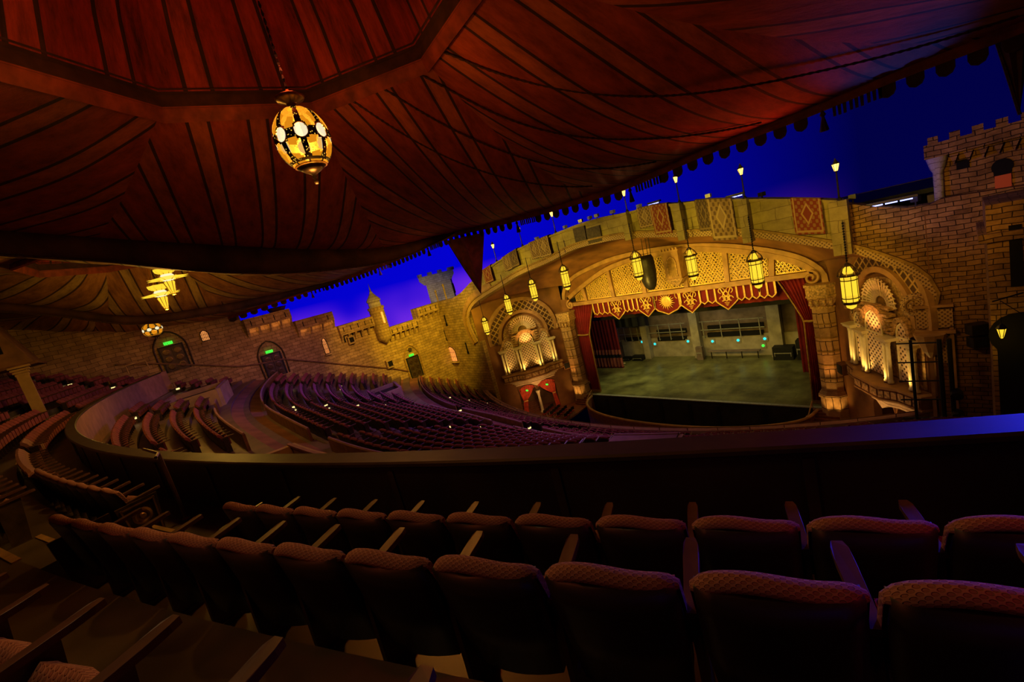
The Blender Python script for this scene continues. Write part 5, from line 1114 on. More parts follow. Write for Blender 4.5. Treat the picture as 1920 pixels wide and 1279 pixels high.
def low_seat(mb, M, c=0):
    """small seat for the distance: 0 plush, 1 shell, 2 arm"""
    def bx(c_, d, mi): mb.cur = mi; mb.box(c_, d, M)
    mb.cur = 1; mb.hexa([M @ Vector(v) for v in ((-.25, .0, .1), (.25, .0, .1), (.25, .07, .1), (-.25, .07, .1))], [M @ Vector(v) for v in ((-.265, -.11, .84), (.265, -.11, .84), (.265, -.04, .84), (-.265, -.04, .84))])
    mb.cur = 0; q = [(-.27, -.025), (-.12, .01), (.12, .01), (.27, -.025)]
    mb.rings([[M @ Vector((x, y, z+dz)) for y, z in ((-.12, .82), (-.11, .88), (-.05, .90), (.03, .81), (.11, .62), (.16, .42), (.06, .42), (-.04, .74))] for x, dz in q])
    bx((0, .24, .47), (.46, .10, .32), 0); mb.cur = 2
    mb.box((.29, .22, .665), (.06, .50, .035), M); mb.cur = 1; mb.box((.29, .13, .32), (.03, .20, .64), M); mb.cur = 0
def rail_hides(p):
    """is a seat in the bowl hidden by the gallery rail?"""
    d = p-EYE
    lo, hi = 0., 1.
    for _ in range(30):
        mi = (lo+hi)/2; q = EYE+d*mi
        if hypot(q.x-A0[0], q.y-A0[1]) > 55.2: lo = mi
        else: hi = mi
    q = EYE+d*lo; return q.z < 17.47
GR = [56.4, 57.36, 58.58, 59.6]+[59.6+.96*(k-3) for k in range(4, 12)]; GZ = [16.65, 17.1, 17.62, 18.1]+[18.1+.45*(k-3) for k in range(4, 12)]
GA = [(15.0, 16.75), (2.2, 3.9), (-10.3, -8.7), (-20.5, -19.2)]      # gallery aisles by angle
BA = [(-22.4, -21.0), (-10.2, -8.8), (2.1, 3.5), (14.2, 15.6), (26.2, 27.6)]
def seats():
    near, far = [], []
    for k in range(10):
        r = GR[k]; st = math.degrees(.592/r); z = GZ[k]
        lims = [(GA[0][1]+(1.15 if k == 0 else 0), 27.5), (GA[1][1], GA[0][0]+(.55 if k == 0 else -.5*(k > 0))), (GA[2][1], GA[1][0]), (GA[3][1], GA[2][0]), (-24.2, GA[3][0])]
        for b, (a, c) in enumerate(lims):
            n = int((c-a)/st)
            ph = 23.36 if k == 0 else 23.41
            base = ph-st*int((ph-a)/st) if b == 0 else a+st/2
            if b == 0 and base < a+st*.3: base += st
            for i in range(n):
                th = base+i*st
                if th > c-st*.3: break
                p = gp(r, th, z)
                if p.x < -25.3 or p.x > 26.2 or (abs(p.x+13.5) < .75 and abs(p.y+43.85) < .8): continue
                if not in_view(p+Vector((0, 0, .9)), 450 if k > 1 else 90) and not in_view(p+Vector((0, 0, .4)), 90): continue
                if (p+Vector((0, 0, .9))-EYE).length < .55: continue
                near.append(((p-EYE).length, 'g', k, b, i, th, p, i == 0, th+st > c-st*.3))
    for k in range(1, NR):
        t = k/NR
        if .25 < t < .36 or .725 < t < .83: continue
        R = cen(t)[2]; st = math.degrees(.58/R); tw = th_wall(t)+.6; cuts = sorted([tw]+[x for ab in BA for x in ab if x > tw]+[30])
        if len(cuts) % 2: cuts = cuts[1:] if cuts[1] in [b for a, b in BA] else cuts[:-1]
        for b in range(0, len(cuts)-1, 2):
            a, c = cuts[b], cuts[b+1]; n = int((c-a)/st)
            for i in range(n):
                th = a+st*(i+.5); p = bp(t, th, zf(t)); hp = p+Vector((0, 0, .95))
                if p.x > 23.5 or (p.y > -10.2 and abs(p.x) > 17): continue
                if any(t0-.03 < t < t1+.03 and aa-.8 < th < bb+.8 for t0, t1, aa, bb in ((.825, .945, -20.0, -15.2), (.362, .45, -22.5, -18.3), (.80, .865, 4.6, 9.6), (.46, .56, 14.9, 18.4))): continue
                if not in_view(hp, 10) or rail_hides(hp): continue
                far.append(((p-EYE).length, 'b', k, b//2, i, th, p, i == 0, i == n-1))
    allv = sorted(near+far, key=lambda s: s[0]); ind, rest = allv[:300], allv[300:]
    P = seat_parts(); pm = {n: v[0] for n, v in P.items()}
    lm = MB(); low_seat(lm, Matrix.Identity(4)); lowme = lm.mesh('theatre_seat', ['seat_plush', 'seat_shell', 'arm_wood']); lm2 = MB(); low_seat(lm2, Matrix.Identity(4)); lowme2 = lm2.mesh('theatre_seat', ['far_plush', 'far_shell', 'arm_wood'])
    lights = []
    def label(s):
        kind, k, b, i = s[1], s[2], s[3], s[4]
        if kind == 'g':
            blk = ('near right block', 'near left block', 'middle left block', 'far left block', 'block at the left wall')[b]
            return 'plush seat %s from left, %s row from the balcony wall, %s' % (ORD[i], ORD[k], blk)
        return 'maroon bowl seat, %s row before the balcony rail, %s aisle block, %s seat' % (ORD[NR-1-k], ORD[b], ORD[i])
    for s in ind:
        d, kind, k, b, i, th, p, st_, en = s
        if kind == 'g' and d < 14:
            T = thing('theatre_seat', label(s), 'theatre seat', p, radians(th), 'gallery seats')
            for n in ('backrest', 'back_shell', 'seat', 'armrest', 'standard'):
                o = bpy.data.objects.new(n, pm[n]); COL.objects.link(o); o.parent = T
            if st_:
                o = bpy.data.objects.new('end_panel', pm['end_panel']); COL.objects.link(o); o.parent = T; q = bpy.data.objects.new('end_medallion', pm['end_medallion']); COL.objects.link(q); q.parent = o
            if en and b:
                o = bpy.data.objects.new('end_panel', pm['end_panel']); COL.objects.link(o); o.parent = T; o.location = (.66, 0, 0); q = bpy.data.objects.new('end_medallion', pm['end_medallion']); COL.objects.link(q); q.parent = o; q.scale = (-1, 1, 1); q.location = (-.62, 0, 0)
        else:
            o = bpy.data.objects.new('theatre_seat', lowme if kind == 'g' else lowme2); COL.objects.link(o); o.location = p; o.rotation_euler = (0, 0, radians(th)); tag(o, label(s), 'theatre seat', 'gallery seats' if kind == 'g' else 'bowl seats just below the rail')
    m = MB()
    for s in rest:
        low_seat(m, Matrix.Translation(s[6]) @ Matrix.Rotation(radians(s[5]), 4, 'Z'))
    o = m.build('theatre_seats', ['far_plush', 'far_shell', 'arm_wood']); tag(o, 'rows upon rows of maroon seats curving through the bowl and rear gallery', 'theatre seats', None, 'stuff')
    # low brass aisle lights on the row ends
    proto = None; cnt = 0
    for s in sorted(near+far, key=lambda s: (s[1], s[2], s[3], s[4])):
        if not (s[7] or s[8]) or s[2] % 2 == 0 or s[0] < (9 if s[1] == 'g' else 27) or cnt > 95: continue
        sg = -1 if s[7] else 1
        p = s[6]+Vector((cos(radians(s[5])), sin(radians(s[5])), 0))*(.38*sg)+Vector((0, 0, .34))
        if proto is None:
            proto = thing('aisle_light', 'x', 'aisle light', p, radians(s[5]), 'aisle lights'); last = proto; MB().box((0, 0, 0), (.10, .22, .13)).build('lens', 'aisle_glow', proto); MB().box((0, 0, .09), (.14, .26, .05)).build('hood', 'seat_metal', proto); MB().bar((0, .05, 0), (0, .05, -.34), .06).build('stem', 'seat_metal', proto)
        else: last = copy_tree(proto, p, radians(s[5]))
        last['label'] = 'glowing aisle light, %s, %s block from left, %s end' % ('%s bowl row from its front' % ORD[s[2]-1] if s[1] == 'b' else '%s gallery row from the rail' % ORD[s[2]], ORD[s[3] if s[1] == 'b' else 4-s[3]], 'left' if s[7] else 'right')
        cnt += 1
seats()

# ================================================================== GALLERY FLOOR AND RAIL
def gallery():
    ths = [lerp(-26, 31, i/90) for i in range(91)]; rows = [[gp(55.4, th, 16.65) for th in ths]]
    for k in range(11):
        z = GZ[k]; r0 = 55.4 if k == 0 else GR[k-1]+.22; r1 = GR[k]+.22
        rows.append([gp(r0, th, z) for th in ths]); rows.append([gp(r1, th, z) for th in ths])
    rows.append([gp(80, th, GZ[10]) for th in ths]); struct('floor_gallery', MB().grid(rows), 'gallery_floor')
    # aisle half steps with worn pale nosings
    for j, (a, b) in enumerate(GA[:3]):
        m = MB()
        for k in range(1, 9):
            z = GZ[k]; r = GR[k-1]+.22
            aa, bb = a+.15, b-.15; m.hexa([gp(r-.42, aa, z-.45), gp(r-.42, bb, z-.45), gp(r, bb, z-.45), gp(r, aa, z-.45)], [gp(r-.42, aa, z-.225), gp(r-.42, bb, z-.225), gp(r, bb, z-.225), gp(r, aa, z-.225)])
        tag(m.build('aisle_steps', 'gallery_floor'), 'worn wooden steps of the %s gallery aisle' % ('nearest', 'second', 'third')[j], 'steps')
        n = MB()
        for k in range(1, 9):
            z = GZ[k]; r = GR[k-1]+.22; n.hexa([gp(r-.02, a, z), gp(r-.02, b, z), gp(r+.05, b, z), gp(r+.05, a, z)], [gp(r-.02, a, z+.012), gp(r-.02, b, z+.012), gp(r+.05, b, z+.012), gp(r+.05, a, z+.012)])
            n.hexa([gp(r-.44, a+.15, z-.225), gp(r-.44, b-.15, z-.225), gp(r-.38, b-.15, z-.225), gp(r-.38, a+.15, z-.225)], [gp(r-.44, a+.15, z-.213), gp(r-.44, b-.15, z-.213), gp(r-.38, b-.15, z-.213), gp(r-.38, a+.15, z-.213)])
        o = n.build('nosing', 'brass'); o.parent = [x for x in COL.objects if x.name.startswith('aisle_steps')][-1]
    T = thing('gallery_rail', 'dark curved balcony rail with broad polished cap in front of the gallery seats', 'balcony rail', (0, 0, 0))
    th = [lerp(-23.6, 31, i/150) for i in range(151)]
    def ringset(sec): return [[gp(r, t, z) for t in th] for r, z in sec]
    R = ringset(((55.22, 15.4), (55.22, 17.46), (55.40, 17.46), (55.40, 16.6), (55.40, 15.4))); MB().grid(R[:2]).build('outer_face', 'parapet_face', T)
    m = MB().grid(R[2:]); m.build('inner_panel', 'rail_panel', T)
    sec = [(55.18, 17.45), (55.175, 17.485), (55.20, 17.505), (55.44, 17.505), (55.465, 17.49), (55.465, 17.455), (55.44, 17.44), (55.2, 17.44)]
    R = [[gp(r, t, z) for r, z in sec] for t in th]; MB().rings(R).build('cap', 'rail_wood', T)
    for t in [lerp(-23, 30, i/26) for i in range(27)]: MB().hexa([gp(55.405, t-.04, 16.7), gp(55.405, t+.04, 16.7), gp(55.42, t+.04, 16.7), gp(55.42, t-.04, 16.7)], [gp(55.405, t-.04, 17.38), gp(55.405, t+.04, 17.38), gp(55.42, t+.04, 17.38), gp(55.42, t-.04, 17.38)]).build('panel_joint', 'rail_wood', T)
    MB().box(tuple(gp(55.3, -23.8, 16.75)), (1.0, .5, 1.5)).build('end_post', 'parapet_face', T)
    # upright bars with cross rails at the aisle heads
    for i, (r0, t_, z, L_, lab) in enumerate(((55.75, 15.3, 16.65, 1.15, 'slim rusty handrail post at the foot of the near gallery aisle'), (57.7, 14.2, 17.55, 1.35, 'slim handrail post further up the near gallery aisle'), (57.7, 1.7, 17.55, 1.2, 'handrail post beside the second gallery aisle'))):
        t = thing('handrail', lab, 'handrail', (0, 0, 0)); b = gp(r0, t_, z); MB().tube([b, b+Vector((0, 0, L_))], .028, 6).build('post', 'arm_wood', t); e = gp(r0+.0, t_-1.0, z+L_)
        MB().tube([gp(r0-.1, t_-.9, z+L_), b+Vector((0, 0, L_)), gp(r0+.12, t_+.25, z+L_+.0)], .022, 6).build('cross_rail', 'arm_wood', t); MB().lathe([(.07, 0), (.07, .03), (.03, .05)], 8, Matrix.Translation(b)).build('foot_plate', 'arm_wood', t)
gallery()
def rear_left():
    # timber booth under the canopy and its post
    P = [ax(0, 590, -14), ax(42, 592, -14), ax(108, 668, -14), ax(60, 688, -14), ax(0, 688, -14)]
    T = thing('timber_booth', 'timber projecting booth with bracket ends at the far left', 'booth', (0, 0, 0))
    MB().hexa([(-20, -46.5, 20.35), (-14, -46.5, 20.35), (-14, -43.3, 20.35), (-20, -43.3, 20.35)], [(-20, -47.5, 23.2), (-14, -47.5, 23.2), (-14, -44.4, 23.2), (-20, -44.4, 23.2)]).build('boarded_wall', 'wood_booth', T)
    m = MB()
    for i, (u, v) in enumerate(((.15, .3), (.5, .25), (.8, .3), (.3, .65), (.65, .6), (.9, .65))): y, z = lerp(-46.5, -43.5, u), lerp(20.6, 22.9, v); m.box((-13.95, y-v*.9, z), (.2, .38, .42))
    m.build('bracket_end', 'dark_void', T); MB().box((-16.9, -44.9, 20.3), (6.2, 3.5, .14)).build('floor_beam', 'parapet_wood', T)
    t = thing('support_post', 'pale square post with capital standing among the far left seats', 'post', (-13.5, -43.85, 16.9)); MB().box((0, 0, 1.6), (.45, .45, 3.2)).build('shaft', 'pillar', t); c = MB()
    for k in range(4): c.box((0, 0, 2.9+k*.14), (.5+k*.1, .5+k*.1, .1))
    c.build('capital', 'pillar', t)
    o = thing('handrail', 'bent pipe handrail glowing against the rear left wall', 'handrail', (0, 0, 0)); a, b, c = ax(235, 686, -23), ax(272, 676, -23), ax(281, 692, -23); MB().tube([a+Vector((0, 0, -.6)), a, b, c], .05, 6).build('pipe', 'pillar', o)
rear_left()
# ================================================================== TENT CANOPY
EDGE = [(-26.4, -32.0, 20.15), (-22.3, -27.0, 20.65), (-17.2, -24.2, 20.85), (-9.4, -23, 21.1), (-5.5, -23, 21.25), (-1.5, -23, 21.35), (1.5, -23, 21.15), (5.3, -23, 20.93), (8, -23, 20.82), (10.8, -23, 20.76), (14.4, -23, 21.02), (17.4, -23, 21.1), (20, -23, 21.26), (21.8, -23, 21.30), (26, -23, 21.5)]
EDGE = [(x, y, z+.42) for x, y, z in EDGE]
EX, EZ = [(x, y) for x, y, z in EDGE], [(x, z) for x, y, z in EDGE]
ey, ez = lambda x: smooth_interp(EX, x), lambda x: smooth_interp(EZ, x)
V1U = [(-56, 27.5), (-46, 25.5), (-41.8, 24.4), (-39.4, 23.8), (-35.5, 22.9), (-31.4, 22.05), (-28, 21.6), (-24, 21.75), (-23, 21.78)]
V1L = [(-56, 26.7), (-46, 24.7), (-42, 23.6), (-39.6, 22.95), (-36, 21.8), (-32, 21.07), (-27.5, 20.85), (-23.9, 21.5), (-23, 21.75)]
V2L = [(-56, 26.3), (-46, 24.2), (-43.9, 23.6), (-41.8, 22.75), (-38.6, 21.3), (-35, 20.85), (-31, 20.68), (-25, 21.1), (-24.2, 21.26)]
V2U = [(y, z+.55*min(1, (-24.2-y)/3)) for y, z in V2L]
V3 = [(-60, 26), (-46, 23.5), (-38.5, 21.25), (-34, 20.8), (-31.6, 20.6)]
OCT0 = radians(190.6)
def bay(name, label, cx, cy, zr, R, bound, mat, zc, dc, nloop=12):
    """one bay of the tent: cloth from the octagonal ring down to the bay's edges, ring and crown above"""
    T = thing(name, label, 'tent canopy', (0, 0, 0), 0, 'tent canopy bays')
    n = len(bound)
    def hitb(a):
        dx, dy = cos(a), sin(a); best = None
        for p, q in zip(bound, bound[1:]+bound[:1]):
            ex, eyy = q[0]-p[0], q[1]-p[1]; det = dx*-eyy+dy*ex
            if abs(det) < 1e-9: continue
            rx, ry = p[0]-cx, p[1]-cy; t = (rx*-eyy+ry*ex)/det; s = (dx*ry-dy*rx)/det
            if t > 0 and -1e-6 <= s <= 1+1e-6 and (best is None or t > best[0]): best = (t, lerp(p[2], q[2], s))
        return best
    m = MB(); V = [(cx+R*cos(OCT0-k*pi/4), cy+R*sin(OCT0-k*pi/4)) for k in range(9)]
    for k in range(8):
        a, b = V[k], V[k+1]; tx, ty = (b[0]-a[0]), (b[1]-a[1]); l = hypot(tx, ty); tx /= l; ty /= l; mx_, my_ = (a[0]+b[0])/2, (a[1]+b[1])/2
        rows, uvs = [], []; nu = 16
        aa, ab = atan2(a[1]-cy, a[0]-cx), atan2(b[1]-cy, b[0]-cx)
        while ab > aa: ab -= 2*pi
        for i in range(19):
            ang = lerp(aa, ab, i/18); d = R*cos(pi/8)/cos(ang-(aa+ab)/2); h = hitb(ang)
            if h is None: h = (d+5, zr-3)
            row, uu = [], []
            for j in range(nu+1):
                u = j/nu; rr = lerp(d, h[0], u**1.0); x, y = cx+rr*cos(ang), cy+rr*sin(ang)
                z = zr+(h[1]-zr)*(1-(1-u)**1.75)-.22*sin(pi*u)*(1-abs(i/9-1))*.8+.05*sin(ang*17+u*5)*u*(1-u)*3
                row.append((x, y, z)); uu.append(((x-mx_)*tx+(y-my_)*ty+l/2, rr))
            rows.append(row); uvs.append(uu)
        m.grid(rows, uvs)
    m.build('tent_cloth', mat, T, True)
    # ring: a deep padded band
    r = MB(); Vr = V[:-1]
    def oring(s, z): return [(cx+(x-cx)*s, cy+(y-cy)*s, z) for x, y in Vr]
    r.rings([oring(1.0, zr-.02), oring(1.02, zr-.24), oring(1.0, zr-.30), oring(.975, zr-.04), oring(.97, zr+.04)], False); r.build('ring_band', 'fabric_trim', T)
    r = MB(); r.rings([oring(.972, zr), oring(.975, zr+.34), oring(.93, zr+.40)], False); r.build('shadow_gap', 'fringe', T)  # dark ring: shade of the gap above the band put into its colour
    c = MB(); nseg = 6; rows, uvs = [], []
    for k in range(8):
        a, b = V[k], V[k+1]
        for i in range(nseg+(k == 7)):
            px, py = lerp(a[0], b[0], i/nseg), lerp(a[1], b[1], i/nseg); row, uu = [], []
            for j in range(11):
                s = j/10; f = (.945-.895*s**1.25)*(1-.10*sin(pi*s)); row.append((cx+(px-cx)*f, cy+(py-cy)*f, zr+.35+dc*s**.8)); uu.append((k*2.6+i*2.6/nseg, s*6))
            rows.append(row); uvs.append(uu)
    c.grid(rows, uvs); c.build('crown', 'tent_crown', T, True)
    return T, hitb
def canopy():
    b1 = [(x, ey(x), ez(x)) for x in [-1.5+i*.5 for i in range(52)]]+[(24.4, y, 21.6+(-23-y)*.10) for y in (-28, -34, -40, -46, -54)]+[(x, -56, 26.5) for x in (20, 15, 10, 5)]+[(-1.5, y, smooth_interp(V1U, y)) for y in [-56+i*1.5 for i in range(22)]]
    T1, h1 = bay('tent_canopy', 'huge red striped tent canopy sweeping overhead, nearest bay with the egg lantern', 11.9, -37.1, 25.0, 4.8, b1, 'tent_red', 0, 7.5)
    b2 = [(x, ey(x), ez(x)) for x in [-17.2+i*.5 for i in range(32)]]+[(-1.5, y, smooth_interp(V1L, y)) for y in [-23-i*1.5 for i in range(23)]]+[(x, -56, 26.5) for x in (-5, -10, -15)]+[(-17.2, y, smooth_interp(V2U, y)) for y in [-56+i*1.5 for i in range(22)]]
    T2, _ = bay('tent_canopy', 'golden lit striped tent bay beyond the sagging band, with two star lanterns', -9.4, -38.2, 24.6, 4.2, b2, 'tent_gold', 0, 5)
    b3 = [(x, ey(x), ez(x)) for x in [-26.4+i*.5 for i in range(19)]]+[(-17.2, y, smooth_interp(V2L, y)) for y in [-24.5-i*1.5 for i in range(22)]]+[(x, -60, 26) for x in (-20, -24)]+[(-26.4, y, smooth_interp(V3, y)) for y in [-60+i*1.5 for i in range(19)]]
    bay('tent_canopy', 'dim farthest tent bay against the left wall, with a small egg lantern', -21.9, -39.5, 23.6, 2.6, b3, 'tent_gold', 0, 3)
    # sagging bands between the bays
    for x, U, L_, lab, n in ((-1.5, V1U, V1L, 'dark sagging cloth band between the nearest and the golden tent bays', 46), (-17.2, V2U, V2L, 'dark sagging cloth band between the golden and the farthest tent bays', 44)):
        ys = [lerp(U[-1][0], -55, i/n) for i in range(n+1)]; m = MB()
        m.rings([[(x+w, y, z) for w, z in ((-.18, smooth_interp(U, y)), (.18, smooth_interp(U, y)), (.24, (smooth_interp(U, y)+smooth_interp(L_, y))/2), (.10, smooth_interp(L_, y)), (-.10, smooth_interp(L_, y)), (-.24, (smooth_interp(U, y)+smooth_interp(L_, y))/2))] for y in ys])
        o = m.build('canopy_band', 'fabric_dark', None, True); tag(o, lab, 'cloth band')
        MB().tube([(x+.14, y, smooth_interp(L_, y)) for y in ys], .05, 5).build('piping', 'rope', o)
    # front hem, scallops and fringe
    def hem(x0, x1, par):
        xs = [lerp(x0, x1, i/80) for i in range(81)]; m = MB(); m.ribbon([(x, ey(x), ez(x)+.12) for x in xs], [(x, ey(x), ez(x)-.26) for x in xs], (0, .09, 0)); h = m.build('hem', 'fabric_trim', par)
        m = MB(); x = x0+.2; k = 0
        while x < x1-.2:
            z, y = ez(x)-.22, ey(x)+.02; sl = (ey(x+.1)-ey(x))/.1
            if k % 13 < 9:
                w, h_ = .19, .40; o = [(-w, 0), (w, 0), (w, -h_*.55), (w*.7, -h_*.85), (0, -h_), (-w*.7, -h_*.85), (-w, -h_*.55)]; MB().prism([(x+a, y+a*sl, z+b) for a, b in o], (0, .04, 0)).build('scallop', 'fringe', par); x += .60
            elif k % 13 == 9: MB().lathe([(.02, 0), (.09, -.15), (.04, -.2), (.13, -.62), (.1, -.64)], 6, Matrix.Translation((x, y, z))).build('tassel', 'fringe', par); x += .3
            else:
                for q in range(3): m.hexa([(x+q*.13-.035, y, z-.32), (x+q*.13+.035, y, z-.32), (x+q*.13+.035, y+.03, z-.32), (x+q*.13-.035, y+.03, z-.32)], [(x+q*.13-.045, y, z), (x+q*.13+.045, y, z), (x+q*.13+.045, y+.03, z), (x+q*.13-.045, y+.03, z)])
                x += .42
            k += 1
        m.build('fine_fringe', 'fringe', par)['kind'] = 'stuff'
    hem(-1.5, 24.4, T1); hem(-17.2, -1.5, T2); hem(-26, -17.2, [o for o in COL.objects if o.name == 'tent_canopy.002'][0])
    # twisted ropes lying over the cloth
    for a0, a1, u1 in ((133, 96, .8), (120, 84, .85), (106, 70, .9), (92, 52, .9)):
        pts = []
        for i in range(30):
            u = u1*i/29; ang = radians(lerp(a0, a1, (i/29)**.8)); h = h1(ang); k = round((OCT0-ang)/(pi/4)-.5); d = 4.8*cos(pi/8)/max(.9, cos(((OCT0-ang) % (pi/4))-pi/8)); rr = lerp(d, h[0], u)
            pts.append((11.9+rr*cos(ang), -37.1+rr*sin(ang), 25.0+(h[1]-25.0)*(1-(1-u)**1.75)-.22*sin(pi*u)*.5-.06))
        sm = [Vector(p) for p in pts]; P2 = []
        for p, q in zip(sm, sm[1:]):
            L_ = (q-p).length; nn = max(1, int(L_/.09))
            for j in range(nn): P2.append(p.lerp(q, j/nn))
        MB().tube(P2, [.038 if (i % 2) else .022 for i in range(len(P2))], 5).build('rope', 'rope', T1)
    # drooping corner pendants of cloth
    for i, (tl, tr, tip, Y, lab) in enumerate((((838, 452), (908, 436), (902, 550), -22.8, 'long drooping cloth corner hanging from the canopy before the great arch'), ((508, 578), (527, 575), (524, 604), -26.9, 'small drooping cloth corner hanging over the highest battlements'), ((1868, 78), (1935, 40), (1912, 215), -22.8, 'dark cloth corner hanging at the right end of the canopy'))):
        a, b, c = ay(*tl, Y), ay(*tr, Y), ay(*tip, Y); T = thing('corner_pendant', lab, 'cloth pendant', (0, 0, 0)); rr = []
        for j in range(8):
            s = j/7; l, r = a.lerp(c, s**.85), b.lerp(c, s**1.1); w = (r-l).length; dpt = max(w*.3, .01); mid = (l+r)/2
            rr.append([l, lerp(l, mid, .5)+Vector((0, -dpt*.7, 0)), mid+Vector((0, -dpt*.35, 0)), lerp(mid, r, .5)+Vector((0, -dpt*.8, 0)), r, mid+Vector((0, dpt, 0))])
        MB().rings(rr).build('folded_cloth', 'fabric_dark' if i != 0 else 'fabric_trim', T)
        MB().tube([a, a.lerp(c, .5)+Vector((0, -.05, 0)), c], .04, 5).build('edge_cord', 'rope', T)
canopy()

# ================================================================== LANTERNS UNDER THE CANOPY
def egg(loc, label, zt):
    T = thing('egg_lantern', label, 'chandelier', loc); Hh, Rr = .58, .50
    prof = lambda h: Rr*(max(0, 1-(abs(h)**2.3))**.5)*(1.0 if h > 0 else 1.0)
    g = {'amber': MB(), 'metal': MB()}; g.update({'pale%d' % q: MB() for q in range(8)}); NA, NH = 112, 56
    def kind(a, h):
        def cell(off, n=8): return ((a/(2*pi)*n+off) % 1)-.5
        if abs(h) > .93: return 'metal'
        u = cell(0); w = cell(.5); dx = u*2*pi/8*prof(h); dy = (h-.03)*Hh
        if (dx/.118)**2+(dy/.128)**2 < 1: return 'pale'
        if h > .14 and h < .90:
            t = (h-.14)/.76; lim = .36-.10*abs(2*t-1)**3-.16*max(0, .25-t)*4*.5
            if abs(w) < lim*(1 if h < .8 else .9) and not (h < .24 and abs(w) > .2): return 'amber'
        if h < -.13 and h > -.72:
            t = (-h-.13)/.59; lim = .36-.08*abs(2*t-1)**3
            if abs(w) < lim and not (h > -.22 and abs(w) > .2): return 'amber'
        if -.90 < h < -.78 and abs(w) < .42: return 'amber'
        return 'metal'
    for i in range(NH):
        h0, h1 = lerp(-1, 1, i/NH), lerp(-1, 1, (i+1)/NH)
        for k in range(NA):
            a0, a1 = 2*pi*k/NA, 2*pi*(k+1)/NA; kk = kind((a0+a1)/2, (h0+h1)/2); s = 1.0 if kk == 'metal' else .985
            V = [(prof(h)*s*cos(a), prof(h)*s*sin(a), h*Hh) for a, h in ((a0, h0), (a1, h0), (a1, h1), (a0, h1))]; g[kk if kk != 'pale' else 'pale%d' % int((a0+a1)/2/(2*pi)*8)].add(V, [(0, 1, 2, 3)])
    g['metal'].build('filigree', 'filigree', T); g['amber'].build('amber_panes', 'amber_glass', T); [g['pale%d' % q].build('round_pane', 'pale_glass', T) for q in range(8)]
    m = MB()
    for k in range(8):
        a = (k+.5)/8*2*pi; c = []
        for q in [j*pi/10 for j in range(21)]:
            h = .03+.135*sin(q)/Hh; r_ = prof(h)+.008; a2 = a+.125*cos(q)/prof(h); c.append((cos(a2)*r_, sin(a2)*r_, h*Hh))
        m.tube(c, .011, 4)
    m.lathe([(.27, -.505), (.30, -.50), (.29, -.47)], 20); m.build('mouldings', 'brass_dark', T)
    MB().lathe([(.03, -.83), (.045, -.78), (.02, -.74), (.05, -.7), (.03, -.66), (.14, -.6), (.27, -.51)], 14).build('finial', 'bronze', T, True)
    for k in range(3): pass
    MB().lathe([(.12, .56), (.08, .62), (.10, .66), (.24, .71), (.27, .76), (.20, .80), (.05, .82), (.03, .9)], 18).build('canopy_cap', 'brass_dark', T, True)
    c = MB(); n = int((zt-loc[2]-.9)/.14)
    for k in range(n): c.lathe([(.012, .9+k*.14), (.03, .9+k*.14+.05), (.012, .9+k*.14+.12)], 5)
    c.build('chain', 'black', T); return T
def filigree_mat():
    m, nt, N, L, b = new_mat('filigree'); tc = N.new('ShaderNodeTexCoord'); v = N.new('ShaderNodeTexVoronoi'); v.inputs['Scale'].default_value = 22; L.new(tc.outputs['Object'], v.inputs['Vector'])
    mr = N.new('ShaderNodeMath'); mr.operation = 'LESS_THAN'; L.new(v.outputs['Distance'], mr.inputs[0]); mr.inputs[1].default_value = .27
    b.inputs['Base Color'].default_value = (.05, .03, .012, 1); b.inputs['Roughness'].default_value = .4; b.inputs['Metallic'].default_value = .6
    em = N.new('ShaderNodeEmission'); em.inputs[0].default_value = (1, .55, .06, 1); em.inputs[1].default_value = .75
    mx = N.new('ShaderNodeMixShader'); L.new(mr.outputs[0], mx.inputs[0]); L.new(b.outputs[0], mx.inputs[1]); L.new(em.outputs[0], mx.inputs[2]); L.new(mx.outputs[0], N['Material Output'].inputs[0]); MATS['filigree'] = m
filigree_mat(); plain('brass_dark', (.35, .17, .04), .35, .6, .3, 8)
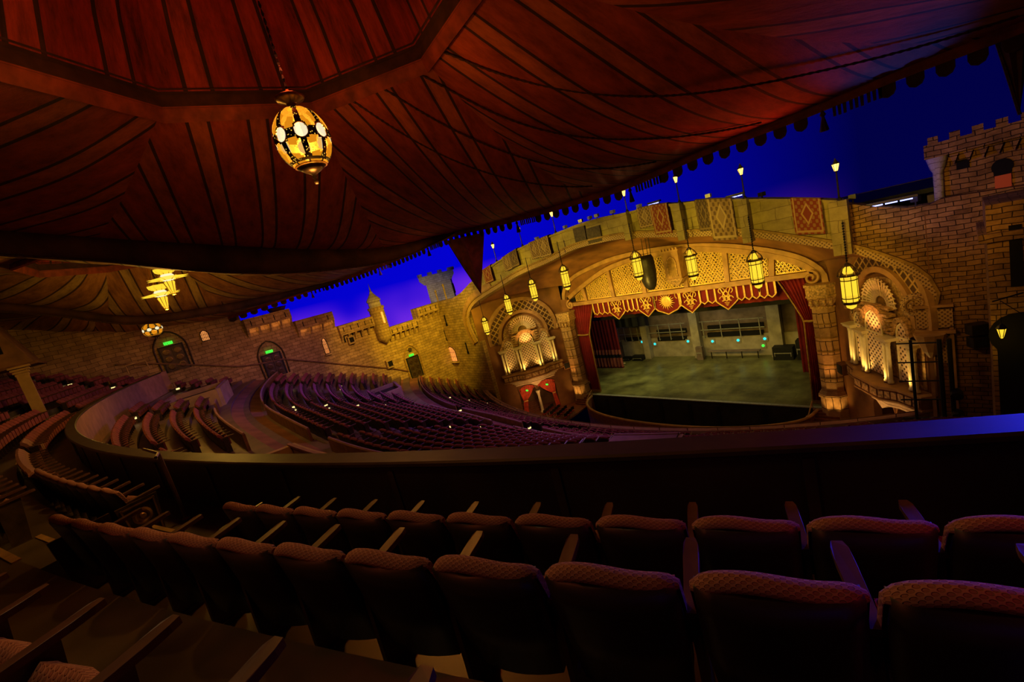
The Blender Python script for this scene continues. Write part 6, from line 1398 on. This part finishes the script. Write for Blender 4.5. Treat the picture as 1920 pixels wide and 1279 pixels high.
def star(loc, label, zt, s=1.):
    T = thing('star_lantern', label, 'chandelier', loc, .3, 'star lanterns'); T.scale = (s, s, s)
    def starring(r0, r1, z, n=8): return [((r0 if k % 2 else r1)*cos(k*pi/n), (r0 if k % 2 else r1)*sin(k*pi/n), z) for k in range(2*n)]
    MB().rings([starring(.22, .26, .0), starring(.42, .84, .07), starring(.38, .52, .12), starring(.22, .25, .16)]).build('star_tier', 'lantern_glass', T); MB().lathe([(.2, -.02), (.26, .05), (.26, .2), (.2, .26)], 10).build('lamp_drum', 'pale_glass', T)
    MB().rings([starring(.2, .22, .27), starring(.36, .42, .40), starring(.36, .46, .52)]).build('crown_tier', 'lantern_glass', T)
    MB().lathe([(.07, -.66), (.14, -.45), (.21, -.14), (.18, -.06)], 10).build('basket', 'lantern_glass', T)
    f = MB()
    for k in range(8): a = k*pi/4; f.bar((.08*cos(a), .08*sin(a), -.62), (.25*cos(a), .25*sin(a), -.05), .02); f.bar((.3*cos(a), .3*sin(a), .0), (.82*cos(a), .82*sin(a), .13), .025); f.bar((.24*cos(a), .24*sin(a), .27), (.46*cos(a), .46*sin(a), .57), .02)
    f.lathe([(.05, -.7), (.09, -.66), (.08, -.6)], 8); f.build('frame', 'brass_dark', T); c = MB()
    for k in range(4): a = k*pi/2; c.tube([(.38*cos(a), .38*sin(a), .55), (.09*cos(a), .09*sin(a), 1.35)], .02, 4)
    c.lathe([(.04, 1.3), (.12, 1.36), (.1, 1.42)], 8); c.tube([(0, 0, 1.4), (0, 0, (zt-loc[2])/s)], .02, 4); c.build('chains', 'brass_dark', T)
def chandeliers():
    d = ray(568, 262); d.normalize(); p = EYE+d*10.0
    egg(p, 'large amber egg lantern hanging from the crown of the nearest tent bay', 32)
    lamp('egg_light', 'POINT', p, 900, (1, .42, .07), .12); lamp('egg_light', 'POINT', p+Vector((0, 0, -1.1)), 90, (1, .45, .08), .2); lamp('egg_light', 'POINT', p+Vector((0, 0, 1.3)), 25, (1, .12, .03), .2)
    lamp('crown_light', 'POINT', (11.9, -37.1, 26.6), 60, (1, .05, .012), .3)
    q = ax(316, 525, -5.0); star(q, 'upper of the two star lanterns in the golden tent bay', 28, 1.05); lamp('star_light', 'POINT', q+Vector((0, 0, -1.0)), 330, (1, .52, .07), .2)
    q = ax(303, 555, -8.5); star(q, 'lower of the two star lanterns in the golden tent bay', 28, 1.1); lamp('star_light', 'POINT', q+Vector((0, 0, -1.0)), 330, (1, .52, .07), .2)
    q = ax(286, 618, -20.5); T = egg(q, 'small egg lantern far away against the rear left wall', 26); T.scale = (1.25, 1.25, .9); lamp('egg_light', 'POINT', q, 120, (1, .5, .08), .12)
    # unseen fill lamps added to brighten the gallery beyond the egg lantern's own light
    lamp('gallery_fill', 'AREA', (2, -40, 21.6), 60, (1, .40, .10), 1.5, (0, -42, 17))
    lamp('gallery_fill', 'SPOT', (12.2, -38, 22.4), 380, (1, .45, .10), .3, (10, -41.5, 17), 85)
    lamp('gallery_fill', 'SPOT', (17.5, -41.5, 22.0), 60, (1, .55, .22), .4, (19.5, -39.5, 17.3), 110)
chandeliers()
